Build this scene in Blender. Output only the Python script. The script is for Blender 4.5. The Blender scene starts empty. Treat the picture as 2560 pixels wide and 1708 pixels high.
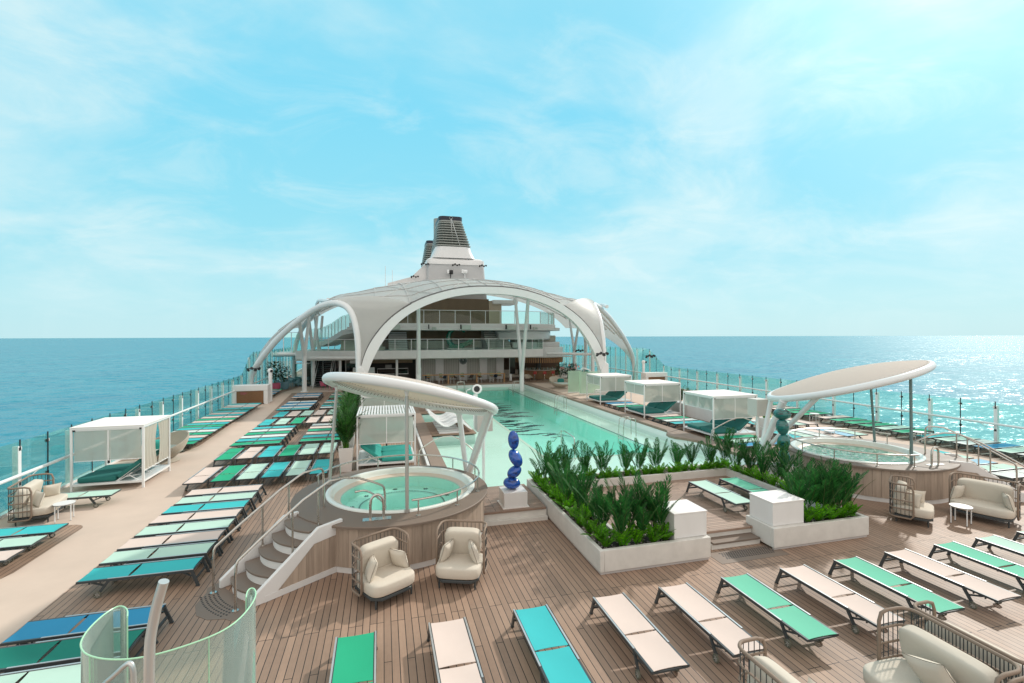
import bpy, math, random
from mathutils import Vector, Matrix
R=math.radians; PI=math.pi
random.seed(7)
sc=bpy.context.scene
col=sc.collection
# ---------------------------------------------------------------- camera, sky, sun, exposure
YAW=math.atan(322/1200)
cam=bpy.data.cameras.new('camera'); co=bpy.data.objects.new('camera',cam); col.objects.link(co)
co.location=(0,0,5.0)
co.rotation_euler=(Matrix.Rotation(-YAW,4,'Z')@Matrix.Rotation(PI/2,4,'X')@Matrix.Rotation(-0.00274,4,'Z')).to_euler()
cam.sensor_width=36; cam.lens=1200/2560*36
cam.shift_y=-(854-841.3)/2560
cam.clip_start=.05; cam.clip_end=200000
sc.camera=co
sc.view_settings.view_transform='Standard'; sc.view_settings.look='None'
sc.view_settings.exposure=0; sc.view_settings.gamma=1
SUN_AZ=R(46)+YAW      # clockwise from +Y
SUN_EL=R(36)
sd=Vector((math.sin(SUN_AZ)*math.cos(SUN_EL),math.cos(SUN_AZ)*math.cos(SUN_EL),math.sin(SUN_EL)))
sl=bpy.data.lights.new('sun','SUN'); sl.energy=2.9; sl.angle=R(2.2); sl.color=(1,.93,.84)
so=bpy.data.objects.new('sun',sl); col.objects.link(so); so.rotation_euler=sd.to_track_quat('Z','Y').to_euler(); so.location=(60,60,60)
w=bpy.data.worlds.new('World'); sc.world=w; w.use_nodes=True
nt=w.node_tree; nt.nodes.clear(); N=nt.nodes.new; Lk=nt.links.new
def nd(tree,t,**k):
    n=tree.nodes.new(t)
    for a,b in k.items(): setattr(n,a,b)
    return n
wo=N('ShaderNodeOutputWorld'); bg=N('ShaderNodeBackground'); Lk(bg.outputs[0],wo.inputs[0]); bg.inputs[1].default_value=.1
sky=nd(nt,'ShaderNodeTexSky',sky_type='NISHITA',sun_disc=False,sun_elevation=SUN_EL,sun_rotation=SUN_AZ,air_density=1.0,dust_density=1.5,ozone_density=2.0)
tc=N('ShaderNodeTexCoord'); sep=N('ShaderNodeSeparateXYZ'); Lk(tc.outputs['Generated'],sep.inputs[0])
def ramp(tree,fac,stops,interp='LINEAR'):
    r=tree.nodes.new('ShaderNodeValToRGB'); r.color_ramp.interpolation=interp
    e=r.color_ramp.elements
    while len(e)<len(stops): e.new(.5)
    for i,(p,c) in enumerate(stops):
        e[i].position=p; e[i].color=c if len(c)==4 else (*c,1)
    if fac is not None: tree.links.new(fac,r.inputs[0])
    return r
def mixc(tree,fac,a,b,blend='MIX'):
    m=tree.nodes.new('ShaderNodeMix'); m.data_type='RGBA'; m.blend_type=blend; m.clamp_factor=True
    for s,v in ((m.inputs[0],fac),(m.inputs[6],a),(m.inputs[7],b)):
        if isinstance(v,(int,float)): s.default_value=v
        elif isinstance(v,tuple): s.default_value=(*v,1) if len(v)==3 else v
        else: tree.links.new(v,s)
    return m.outputs[2]
def mth(tree,op,a,b=None,c=None):
    m=tree.nodes.new('ShaderNodeMath'); m.operation=op
    for s,v in zip(m.inputs,(a,b,c)):
        if v is None: continue
        if isinstance(v,(int,float)): s.default_value=v
        else: tree.links.new(v,s)
    return m.outputs[0]
# clear sky colour by height (cyan low in the sky ahead; unseen warm white added overhead to neutralise shade)
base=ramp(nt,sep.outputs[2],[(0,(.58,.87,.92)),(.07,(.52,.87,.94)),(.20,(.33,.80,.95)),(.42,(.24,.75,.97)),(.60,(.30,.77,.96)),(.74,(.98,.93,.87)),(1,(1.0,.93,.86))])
# cloud plane coordinates: direction / height
den=mth(nt,'MAXIMUM',sep.outputs[2],.03)
den=mth(nt,'ADD',den,.30)
cx=mth(nt,'DIVIDE',sep.outputs[0],den); cy=mth(nt,'DIVIDE',sep.outputs[1],den)
cmb=N('ShaderNodeCombineXYZ'); Lk(cx,cmb.inputs[0]); Lk(cy,cmb.inputs[1])
def cloud(scale,detail,rough,off,lo,hi,dist=.6):
    mp=N('ShaderNodeMapping'); Lk(cmb.outputs[0],mp.inputs[0]); mp.inputs[1].default_value=off; mp.inputs[2].default_value=(0,0,R(20)); mp.inputs[3].default_value=(1,1.25,1)
    n=N('ShaderNodeTexNoise'); Lk(mp.outputs[0],n.inputs[0]); n.inputs['Scale'].default_value=scale; n.inputs['Detail'].default_value=detail; n.inputs['Roughness'].default_value=rough; n.inputs['Distortion'].default_value=dist
    m=N('ShaderNodeMapRange'); m.interpolation_type='SMOOTHSTEP'; Lk(n.outputs[0],m.inputs[0]); m.inputs[1].default_value=lo; m.inputs[2].default_value=hi
    return m.outputs[0]
c1=cloud(1.05,8,.56,(3.1,1.7,0),.40,.64,.5); c2=cloud(3.0,9,.62,(8.3,4.4,0),.44,.74,.7)
cf=mth(nt,'MINIMUM',mth(nt,'ADD',mth(nt,'MULTIPLY',c1,.66),mth(nt,'MULTIPLY',c2,.42)),.92)
hz=N('ShaderNodeMapRange'); Lk(sep.outputs[2],hz.inputs[0]); hz.inputs[1].default_value=0; hz.inputs[2].default_value=.12; hz.inputs[3].default_value=.35
cf=mth(nt,'MULTIPLY',cf,hz.outputs[0])
cloudy=mixc(nt,cf,base.outputs[0],(.70,.94,.98))
# unseen sky behind the viewer and to the sides, brightened as added fill light
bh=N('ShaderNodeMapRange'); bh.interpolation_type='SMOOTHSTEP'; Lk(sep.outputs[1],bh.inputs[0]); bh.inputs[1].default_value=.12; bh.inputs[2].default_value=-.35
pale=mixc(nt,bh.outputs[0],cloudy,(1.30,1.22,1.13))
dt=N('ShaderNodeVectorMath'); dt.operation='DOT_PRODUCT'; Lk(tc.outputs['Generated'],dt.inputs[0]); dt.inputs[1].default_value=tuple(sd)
gl_=mth(nt,'POWER',mth(nt,'MAXIMUM',dt.outputs['Value'],0),30)  # glow added to the sky round the sun, for sheen on the sea
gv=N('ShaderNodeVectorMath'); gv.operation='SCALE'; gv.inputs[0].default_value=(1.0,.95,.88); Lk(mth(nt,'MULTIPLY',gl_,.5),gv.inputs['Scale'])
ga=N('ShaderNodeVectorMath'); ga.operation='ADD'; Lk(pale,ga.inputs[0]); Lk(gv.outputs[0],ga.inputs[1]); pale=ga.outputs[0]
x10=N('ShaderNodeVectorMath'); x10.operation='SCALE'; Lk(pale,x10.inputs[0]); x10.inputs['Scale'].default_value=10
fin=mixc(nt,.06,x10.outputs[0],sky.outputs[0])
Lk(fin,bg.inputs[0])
# ---------------------------------------------------------------- materials
MATS={}
def principled(name):
    m=bpy.data.materials.new(name); m.use_nodes=True
    t=m.node_tree; b=t.nodes['Principled BSDF']
    return m,t,b
def pos(t,scale=(1,1,1),obj=False):
    if obj: o=nd(t,'ShaderNodeTexCoord').outputs['Object']
    else: o=nd(t,'ShaderNodeNewGeometry').outputs['Position']
    mp=nd(t,'ShaderNodeMapping'); mp.inputs[3].default_value=scale; t.links.new(o,mp.inputs[0]); return mp.outputs[0]
def noise(t,vec,scale,detail=4,rough=.5):
    n=nd(t,'ShaderNodeTexNoise'); t.links.new(vec,n.inputs[0]); n.inputs['Scale'].default_value=scale; n.inputs['Detail'].default_value=detail; n.inputs['Roughness'].default_value=rough
    return n.outputs[0]
def bump(t,b,h,strength,dist=.01):
    n=nd(t,'ShaderNodeBump'); n.inputs['Strength'].default_value=strength; n.inputs['Distance'].default_value=dist
    t.links.new(h,n.inputs['Height']); t.links.new(n.outputs[0],b.inputs['Normal'])
def pm(name,c,rough=.6,metal=0,var=.12,vs=2.5,bs=None,bst=.2,spec=.5,coat=0,stretch=(1,1,1)):
    """painted / plain surface: base colour with soft wear, optional fine bump"""
    if name in MATS: return MATS[name]
    m,t,b=principled(name)
    b.inputs['Roughness'].default_value=rough; b.inputs['Metallic'].default_value=metal; b.inputs['Specular IOR Level'].default_value=spec
    b.inputs['Coat Weight'].default_value=coat
    v=pos(t,stretch,obj=True); n=noise(t,v,vs,6,.6)
    oi=nd(t,'ShaderNodeObjectInfo')
    k=mth(t,'ADD',mth(t,'MULTIPLY',mth(t,'SUBTRACT',n,.5),2*var),mth(t,'MULTIPLY',mth(t,'SUBTRACT',oi.outputs['Random'],.5),var*.6))
    k=mth(t,'ADD',k,1.0)
    vm=nd(t,'ShaderNodeVectorMath',operation='SCALE'); vm.inputs[0].default_value=c; t.links.new(k,vm.inputs['Scale'])
    t.links.new(vm.outputs[0],b.inputs['Base Color'])
    r2=mth(t,'ADD',mth(t,'MULTIPLY',mth(t,'SUBTRACT',n,.5),.25),rough); t.links.new(r2,b.inputs['Roughness'])
    if bs: bump(t,b,mth(t,'ADD',noise(t,v,bs,3),mth(t,'MULTIPLY',noise(t,v,9,3),6.0 if 'cushion' in name else 0)),bst,.004)
    MATS[name]=m; return m
def teak(name,c=(.31,.207,.148),rot=0,joint=.5,w=.118):
    m,t,b=principled(name)
    g=nd(t,'ShaderNodeNewGeometry'); s=nd(t,'ShaderNodeSeparateXYZ'); t.links.new(g.outputs['Position'],s.inputs[0])
    cb=nd(t,'ShaderNodeCombineXYZ'); a,bb=(1,0) if rot==0 else (0,1)
    t.links.new(s.outputs[a],cb.inputs[0]); t.links.new(s.outputs[bb],cb.inputs[1])
    br=nd(t,'ShaderNodeTexBrick'); t.links.new(cb.outputs[0],br.inputs[0])
    br.offset=.37; br.offset_frequency=3; br.inputs['Scale'].default_value=1
    br.inputs['Mortar Size'].default_value=.0062; br.inputs['Mortar Smooth'].default_value=.1
    br.inputs['Brick Width'].default_value=2.9; br.inputs['Row Height'].default_value=w; br.inputs['Bias'].default_value=0
    br.inputs['Color1'].default_value=(*[x*.84 for x in c],1); br.inputs['Color2'].default_value=(*[x*1.15 for x in c],1); br.inputs['Mortar'].default_value=(.006,.006,.006,1)
    big=noise(t,pos(t),.55,5,.6); grain=noise(t,pos(t,(40,2,1) if rot==0 else (2,40,1)),1.4,4,.6); fine=noise(t,pos(t),9,5,.65)
    k=mth(t,'ADD',mth(t,'MULTIPLY',mth(t,'SUBTRACT',big,.5),.42),mth(t,'MULTIPLY',mth(t,'SUBTRACT',grain,.5),.30)); k=mth(t,'ADD',k,mth(t,'MULTIPLY',mth(t,'SUBTRACT',fine,.5),.25)); k=mth(t,'ADD',k,1)
    vm=nd(t,'ShaderNodeVectorMath',operation='SCALE'); t.links.new(br.outputs[0],vm.inputs[0]); t.links.new(k,vm.inputs['Scale'])
    t.links.new(vm.outputs[0],b.inputs['Base Color'])
    t.links.new(mth(t,'ADD',mth(t,'MULTIPLY',big,.25),.45),b.inputs['Roughness'])
    bump(t,b,mth(t,'SUBTRACT',mth(t,'MULTIPLY',grain,.2),br.outputs['Fac']),.35,.004)
    MATS[name]=m; return m
def plankwood(name,c):
    """vertical boards, each mesh island its own tone"""
    m,t,b=principled(name)
    g=nd(t,'ShaderNodeNewGeometry'); rnd=g.outputs['Random Per Island']
    a=nd(t,'ShaderNodeVectorMath',operation='ADD'); t.links.new(g.outputs['Position'],a.inputs[0])
    cb=nd(t,'ShaderNodeCombineXYZ'); t.links.new(mth(t,'MULTIPLY',rnd,40),cb.inputs[2]); t.links.new(cb.outputs[0],a.inputs[1])
    mp=nd(t,'ShaderNodeMapping'); mp.inputs[3].default_value=(9,9,.7); t.links.new(a.outputs[0],mp.inputs[0])
    n=noise(t,mp.outputs[0],1.6,6,.62)
    k=mth(t,'ADD',mth(t,'MULTIPLY',mth(t,'SUBTRACT',n,.5),.95),mth(t,'MULTIPLY',mth(t,'SUBTRACT',rnd,.5),.28)); k=mth(t,'ADD',k,1)
    vm=nd(t,'ShaderNodeVectorMath',operation='SCALE'); vm.inputs[0].default_value=c; t.links.new(k,vm.inputs['Scale']); t.links.new(vm.outputs[0],b.inputs['Base Color'])
    b.inputs['Roughness'].default_value=.55; bump(t,b,n,.25,.004); MATS[name]=m; return m
def glassm(name,tint,gloss=.08,rough=.02,extra=None,thin=.0,trans=False):
    """pane: tinted clear with a thin film of reflection; thin = milky share, for frosting or for reflection put into the colour"""
    m=bpy.data.materials.new(name); m.use_nodes=True; t=m.node_tree; t.nodes.clear()
    o=nd(t,'ShaderNodeOutputMaterial'); tr=nd(t,'ShaderNodeBsdfTransparent'); tr.inputs[0].default_value=(*tint,1)
    gl=nd(t,'ShaderNodeBsdfGlossy'); gl.inputs['Roughness'].default_value=rough
    fr=nd(t,'ShaderNodeFresnel'); fr.inputs[0].default_value=1.45
    f=mth(t,'MULTIPLY',fr.outputs[0],gloss*10)
    mx=nd(t,'ShaderNodeMixShader'); t.links.new(f,mx.inputs[0]); t.links.new(tr.outputs[0],mx.inputs[1]); t.links.new(gl.outputs[0],mx.inputs[2]); out=mx.outputs[0]
    if thin:
        df=nd(t,'ShaderNodeBsdfTranslucent' if trans else 'ShaderNodeBsdfDiffuse'); df.inputs[0].default_value=(*extra,1)
        m2=nd(t,'ShaderNodeMixShader'); m2.inputs[0].default_value=thin; t.links.new(out,m2.inputs[1]); t.links.new(df.outputs[0],m2.inputs[2]); out=m2.outputs[0]
    t.links.new(out,o.inputs[0]); MATS[name]=m; return m
def fabric_sheer(name,c,alpha):
    m=bpy.data.materials.new(name); m.use_nodes=True; t=m.node_tree; t.nodes.clear()
    o=nd(t,'ShaderNodeOutputMaterial'); tr=nd(t,'ShaderNodeBsdfTransparent'); df=nd(t,'ShaderNodeBsdfDiffuse'); tl=nd(t,'ShaderNodeBsdfTranslucent')
    n=noise(t,pos(t,(1,1,.3),obj=True),3,3); k=mth(t,'ADD',mth(t,'MULTIPLY',n,.2),.9)
    vm=nd(t,'ShaderNodeVectorMath',operation='SCALE'); vm.inputs[0].default_value=c; t.links.new(k,vm.inputs['Scale'])
    t.links.new(vm.outputs[0],df.inputs[0]); t.links.new(vm.outputs[0],tl.inputs[0])
    a=nd(t,'ShaderNodeMixShader'); a.inputs[0].default_value=.4; t.links.new(df.outputs[0],a.inputs[1]); t.links.new(tl.outputs[0],a.inputs[2])
    b=nd(t,'ShaderNodeMixShader'); b.inputs[0].default_value=alpha; t.links.new(tr.outputs[0],b.inputs[1]); t.links.new(a.outputs[0],b.inputs[2]); t.links.new(b.outputs[0],o.inputs[0])
    MATS[name]=m; return m
def waterm(name,tint,bscale,bstr,gloss=1.0,foam=0,detail=3):
    m=bpy.data.materials.new(name); m.use_nodes=True; t=m.node_tree; t.nodes.clear()
    o=nd(t,'ShaderNodeOutputMaterial'); tr=nd(t,'ShaderNodeBsdfTransparent'); tr.inputs[0].default_value=(*tint,1)
    gl=nd(t,'ShaderNodeBsdfGlossy'); gl.inputs['Roughness'].default_value=.03
    n=noise(t,pos(t,(1,.7,1)),bscale,detail,.55); bp=nd(t,'ShaderNodeBump'); bp.inputs['Strength'].default_value=bstr; bp.inputs['Distance'].default_value=.02; t.links.new(n,bp.inputs['Height'])
    t.links.new(bp.outputs[0],gl.inputs['Normal'])
    fr=nd(t,'ShaderNodeFresnel'); fr.inputs[0].default_value=1.33; t.links.new(bp.outputs[0],fr.inputs['Normal'])
    mx=nd(t,'ShaderNodeMixShader'); t.links.new(mth(t,'MULTIPLY',fr.outputs[0],gloss),mx.inputs[0]); t.links.new(tr.outputs[0],mx.inputs[1]); t.links.new(gl.outputs[0],mx.inputs[2]); out=mx.outputs[0]
    if foam:
        f=noise(t,pos(t),11,6,.7); mr=nd(t,'ShaderNodeMapRange'); t.links.new(f,mr.inputs[0]); mr.inputs[1].default_value=.47; mr.inputs[2].default_value=.68; mr.inputs[4].default_value=foam
        df=nd(t,'ShaderNodeBsdfDiffuse'); df.inputs[0].default_value=(.85,.93,.90,1)
        m2=nd(t,'ShaderNodeMixShader'); t.links.new(mr.outputs[0],m2.inputs[0]); t.links.new(out,m2.inputs[1]); t.links.new(df.outputs[0],m2.inputs[2]); out=m2.outputs[0]
    t.links.new(out,o.inputs[0]); MATS[name]=m; return m
WHITE=pm('white_paint',(.74,.73,.72),.4,var=.08,vs=2.2,stretch=(1,1,.35))
WSTEEL=pm('white_steel',(.78,.79,.79),.32,var=.04,coat=.2)
PLASTER=pm('planter_stucco',(.66,.64,.60),.8,var=.17,vs=3.5,bs=60,bst=.25)
TRIM=pm('white_box_lid',(.80,.77,.75),.5,var=.04)
CHAR=pm('charcoal_metal',(.045,.055,.06),.42,metal=.0,var=.15,coat=.1)
SILV=pm('silver_trim',(.55,.56,.57),.35,metal=.6,var=.1)
STEEL=pm('brushed_steel',(.58,.55,.51),.28,metal=1,var=.12,vs=4)
BLACK=pm('black_rubber',(.02,.02,.022),.6,var=.2)
BRONZE=pm('taupe_rope',(.25,.185,.14),.75,var=.15,vs=30,bs=120,bst=.5)
CUSH=pm('cream_cushion',(.60,.545,.465),.9,var=.06,vs=3,bs=180,bst=.25,spec=.2)
DECKB=pm('brown_composite',(.19,.145,.115),.6,var=.14,vs=2)
CARPET=pm('beige_walkway',(.56,.45,.375),.85,var=.13,vs=.9,bs=80,bst=.15,spec=.2)
TEAK=teak('teak_planks'); TEAKX=teak('teak_planks_crosswise',(.335,.23,.175),rot=1,w=.09)
CLAD=plankwood('weathered_oak_boards',(.40,.315,.25)); SLAT=pm('brown_slats',(.16,.09,.055),.55,var=.2,vs=6)
OAK=pm('warm_oak',(.42,.235,.11),.5,var=.2,vs=5,stretch=(1,1,.3))
TEAL=pm('teal_cushion',(.028,.165,.15),.85,var=.10,vs=4,bs=150,bst=.2,spec=.25)
AQUAC=pm('turquoise_cushion',(.045,.34,.29),.85,var=.10,vs=4,bs=150,bst=.2,spec=.25)
DARKG=glassm('smoked_glass',(.10,.12,.11),.10)
SEAGL=glassm('sea_green_glass',(.84,.97,.95),0.04,thin=.075,extra=(.42,.95,.84),trans=True); GRNGL=glassm('pale_green_glass',(.90,.985,.95),.06)
SCRGL=glassm('milky_green_glass',(.80,.96,.90),.05,thin=.45,extra=(.62,.78,.66))
GEDGE=pm('green_glass_edge',(.42,.72,.48),.25,var=.1)
SHEER=fabric_sheer('sheer_screen',(.66,.70,.66),.66); CURT=fabric_sheer('cream_curtain',(.72,.68,.60),.93)
LC={'turquoise':(.05,.46,.48),'pale mint':(.45,.64,.55),'beige':(.66,.545,.49),'green':(.022,.37,.20),'dark green':(.012,.19,.145),'blue':(.035,.26,.46),'aqua green':(.15,.50,.35),'white':(.62,.68,.66),'pale blue':(.28,.50,.64)}
SL={k:pm(k.replace(' ','_')+'_mesh_fabric',v,.8,var=.07,vs=2,bs=260,bst=.3,spec=.25) for k,v in LC.items()}
# ---------------------------------------------------------------- mesh helpers
class MB:
    def __init__(s): s.v=[]; s.f=[]; s.mi=[]
    def add(s,vs,fs,mi=0):
        o=len(s.v); s.v+= [tuple(p) for p in vs]; s.f+=[tuple(i+o for i in f) for f in fs]; s.mi+=[mi]*len(fs); return s
    def box(s,x0,x1,y0,y1,z0,z1,mi=0):
        return s.add([(x0,y0,z0),(x1,y0,z0),(x1,y1,z0),(x0,y1,z0),(x0,y0,z1),(x1,y0,z1),(x1,y1,z1),(x0,y1,z1)],[(3,2,1,0),(4,5,6,7),(0,1,5,4),(1,2,6,5),(2,3,7,6),(3,0,4,7)],mi)
    def bar(s,p,q,wd,h,mi=0,up=(0,0,1)):
        p,q=Vector(p),Vector(q); d=(q-p).normalized(); u=Vector(up)
        if abs(d.dot(u))>.98: u=Vector((0,1,0))
        a=d.cross(u).normalized()*wd/2; b=a.cross(d).normalized()*h/2
        return s.add([p-a-b,p+a-b,p+a+b,p-a+b,q-a-b,q+a-b,q+a+b,q-a+b],[(3,2,1,0),(4,5,6,7),(0,1,5,4),(1,2,6,5),(2,3,7,6),(3,0,4,7)],mi)
    def tube(s,pts,r,n=8,closed=False,mi=0,smooth=0):
        P=[Vector(p) for p in pts]
        for _ in range(smooth):
            Q=[]; m=len(P); rng=range(m) if closed else range(m-1)
            if not closed: Q.append(P[0])
            for i in rng: a,b=P[i],P[(i+1)%m]; Q+= [a*.75+b*.25,a*.25+b*.75]
            if not closed: Q.append(P[-1])
            P=Q
        m=len(P); rr=r if isinstance(r,(list,tuple)) else [r]*m
        if len(rr)!=m: rr=[rr[min(len(rr)-1,int(i*len(rr)/m))] for i in range(m)]
        T=[]
        for i in range(m):
            a=P[i-1] if (i>0 or closed) else P[i]; b=P[(i+1)%m] if (i<m-1 or closed) else P[i]
            T.append((b-a).normalized())
        u=T[0].orthogonal().normalized(); vs=[]
        for i in range(m):
            u=(u-T[i]*u.dot(T[i]))
            u=u.normalized() if u.length>1e-6 else T[i].orthogonal().normalized()
            w_=T[i].cross(u)
            for k in range(n):
                a=2*PI*k/n; vs.append(P[i]+(u*math.cos(a)+w_*math.sin(a))*rr[i])
        fs=[]
        for i in range(m if closed else m-1):
            j=(i+1)%m
            off=0
            if closed and j==0:   # match seam twist
                best=min(range(n),key=lambda o:(vs[i*n]-vs[(o)%n]).length); off=best
            for k in range(n):
                fs.append((i*n+k,i*n+(k+1)%n,j*n+(k+1+off)%n,j*n+(k+off)%n))
        if not closed: fs.append(tuple(range(n-1,-1,-1))); fs.append(tuple((m-1)*n+k for k in range(n)))
        return s.add(vs,fs,mi)
    def cyl(s,c,r,h,n=16,mi=0,r2=None):
        x,y,z=c; r2=r if r2 is None else r2; vs=[]
        for zz,q in ((z,r),(z+h,r2)):
            vs+=[(x+q*math.cos(2*PI*k/n),y+q*math.sin(2*PI*k/n),zz) for k in range(n)]
        return s.add(vs,[(k,(k+1)%n,n+(k+1)%n,n+k) for k in range(n)]+[tuple(range(n-1,-1,-1)),tuple(range(n,2*n))],mi)
    def lathe(s,c,prof,n=48,mi=0,sx=1,sy=1):
        x,y,z=c; vs=[(x+r*sx*math.cos(2*PI*k/n),y+r*sy*math.sin(2*PI*k/n),z+h) for r,h in prof for k in range(n)]
        fs=[(i*n+k,i*n+(k+1)%n,(i+1)*n+(k+1)%n,(i+1)*n+k) for i in range(len(prof)-1) for k in range(n)]
        return s.add(vs,fs,mi)
    def prism(s,poly,z0,z1,mi=0):
        n=len(poly); a=sum(poly[i][0]*poly[(i+1)%n][1]-poly[(i+1)%n][0]*poly[i][1] for i in range(n))
        if a<0: poly=poly[::-1]
        vs=[(p[0],p[1],z0) for p in poly]+[(p[0],p[1],z1) for p in poly]
        return s.add(vs,[tuple(range(n-1,-1,-1)),tuple(range(n,2*n))]+[(k,(k+1)%n,n+(k+1)%n,n+k) for k in range(n)],mi)
    def sell(s,c,rad,e=(1,1),M=None,nu=20,nv=12,mi=0):
        def sp(v,p): return math.copysign(abs(v)**p,v)
        vs=[]; c=Vector(c)
        for j in range(nv+1):
            ph=-PI/2+PI*j/nv
            for i in range(nu):
                th=2*PI*i/nu
                p=Vector((rad[0]*sp(math.cos(ph),e[0])*sp(math.cos(th),e[1]),rad[1]*sp(math.cos(ph),e[0])*sp(math.sin(th),e[1]),rad[2]*sp(math.sin(ph),e[0])))
                vs.append(c+(M@p if M else p))
        return s.add(vs,[(j*nu+i,j*nu+(i+1)%nu,(j+1)*nu+(i+1)%nu,(j+1)*nu+i) for j in range(nv) for i in range(nu)],mi)
    def sheet(s,fn,nu,nv,th=0,mi=0):
        """fn(u,v)->point; th = thickness along the normal"""
        g=[[Vector(fn(i/nu,j/nv)) for j in range(nv+1)] for i in range(nu+1)]
        W=nv+1; vs=[p for r_ in g for p in r_]; fs=[(i*W+j,(i+1)*W+j,(i+1)*W+j+1,i*W+j+1) for i in range(nu) for j in range(nv)]
        if th:
            n0=len(vs); lo=[]
            for i in range(nu+1):
                for j in range(nv+1):
                    a=g[min(i+1,nu)][j]-g[max(i-1,0)][j]; b=g[i][min(j+1,nv)]-g[i][max(j-1,0)]
                    nn=a.cross(b); nn=nn.normalized() if nn.length>1e-9 else Vector((0,0,1)); lo.append(g[i][j]-nn*th)
            vs+=lo; fs+=[tuple(n0+k for k in reversed(f)) for f in fs[:nu*nv]]
            ring=[i*W for i in range(nu+1)]+[nu*W+j for j in range(1,nv+1)]+[i*W+nv for i in range(nu-1,-1,-1)]+[j for j in range(nv-1,0,-1)]
            for a,b in zip(ring,ring[1:]+ring[:1]): fs.append((b,a,a+n0,b+n0))
        return s.add(vs,fs,mi)
    def xf(s,M):
        s.v=[tuple(M@Vector(p)) for p in s.v]; return s
    def mirror(s,x0=16.2):
        s.v=[(x0-p[0],p[1],p[2]) for p in s.v]; s.f=[tuple(reversed(f)) for f in s.f]; return s
    def build(s,name,mat,parent=None,bevel=0,sharp=35,local=False):
        me=bpy.data.meshes.new(name); vs=s.v
        if parent is not None and not local:
            L=Vector((0,0,0)); q=parent
            while q is not None: L+=q.location; q=q.parent
            vs=[tuple(Vector(p)-L) for p in vs]
        me.from_pydata(vs,[],s.f); me.update()
        mats=mat if isinstance(mat,(list,tuple)) else [mat]
        for m in mats: me.materials.append(m)
        if len(mats)>1: me.polygons.foreach_set('material_index',s.mi)
        me.polygons.foreach_set('use_smooth',[True]*len(me.polygons)); me.set_sharp_from_angle(angle=R(sharp))
        o=bpy.data.objects.new(name,me); col.objects.link(o)
        if parent is not None: o.parent=parent
        if bevel:
            b=o.modifiers.new('bevel','BEVEL'); b.width=bevel; b.segments=2; b.limit_method='ANGLE'; b.angle_limit=R(50)
        return o
LABELS={}
def tag(o,label,cat,group=None):
    n=len(label.split())
    assert 4<=n<=16,(n,label)
    o['label']=label; o['category']=cat
    if group: o['group']=group
    LABELS.setdefault(label,[]).append((o.name,group)); return o
def thing(name,label,cat,loc=(0,0,0),rot=0,group=None):
    o=bpy.data.objects.new(name,None); col.objects.link(o); o.location=loc; o.rotation_euler=(0,0,rot); o.empty_display_size=.2
    return tag(o,label,cat,group)
def struct(o,kind='structure'): o['kind']=kind; return o
def copy_tree(o,parent=None):
    c=o.copy(); col.objects.link(c)
    if parent is not None: c.parent=parent
    for ch in list(o.children): copy_tree(ch,c)
    return c
ORD=['nearest','second','third','fourth','fifth','sixth','seventh','eighth','ninth','tenth','eleventh','twelfth','thirteenth','fourteenth','fifteenth','sixteenth','seventeenth','eighteenth','nineteenth','twentieth','twenty-first','twenty-second','twenty-third','twenty-fourth','twenty-fifth']
ORDL=['leftmost']+ORD[1:]
def face(dx,dy): return math.atan2(-dx,dy)   # local +Y turned to (dx,dy)
AX=8.1
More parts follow.
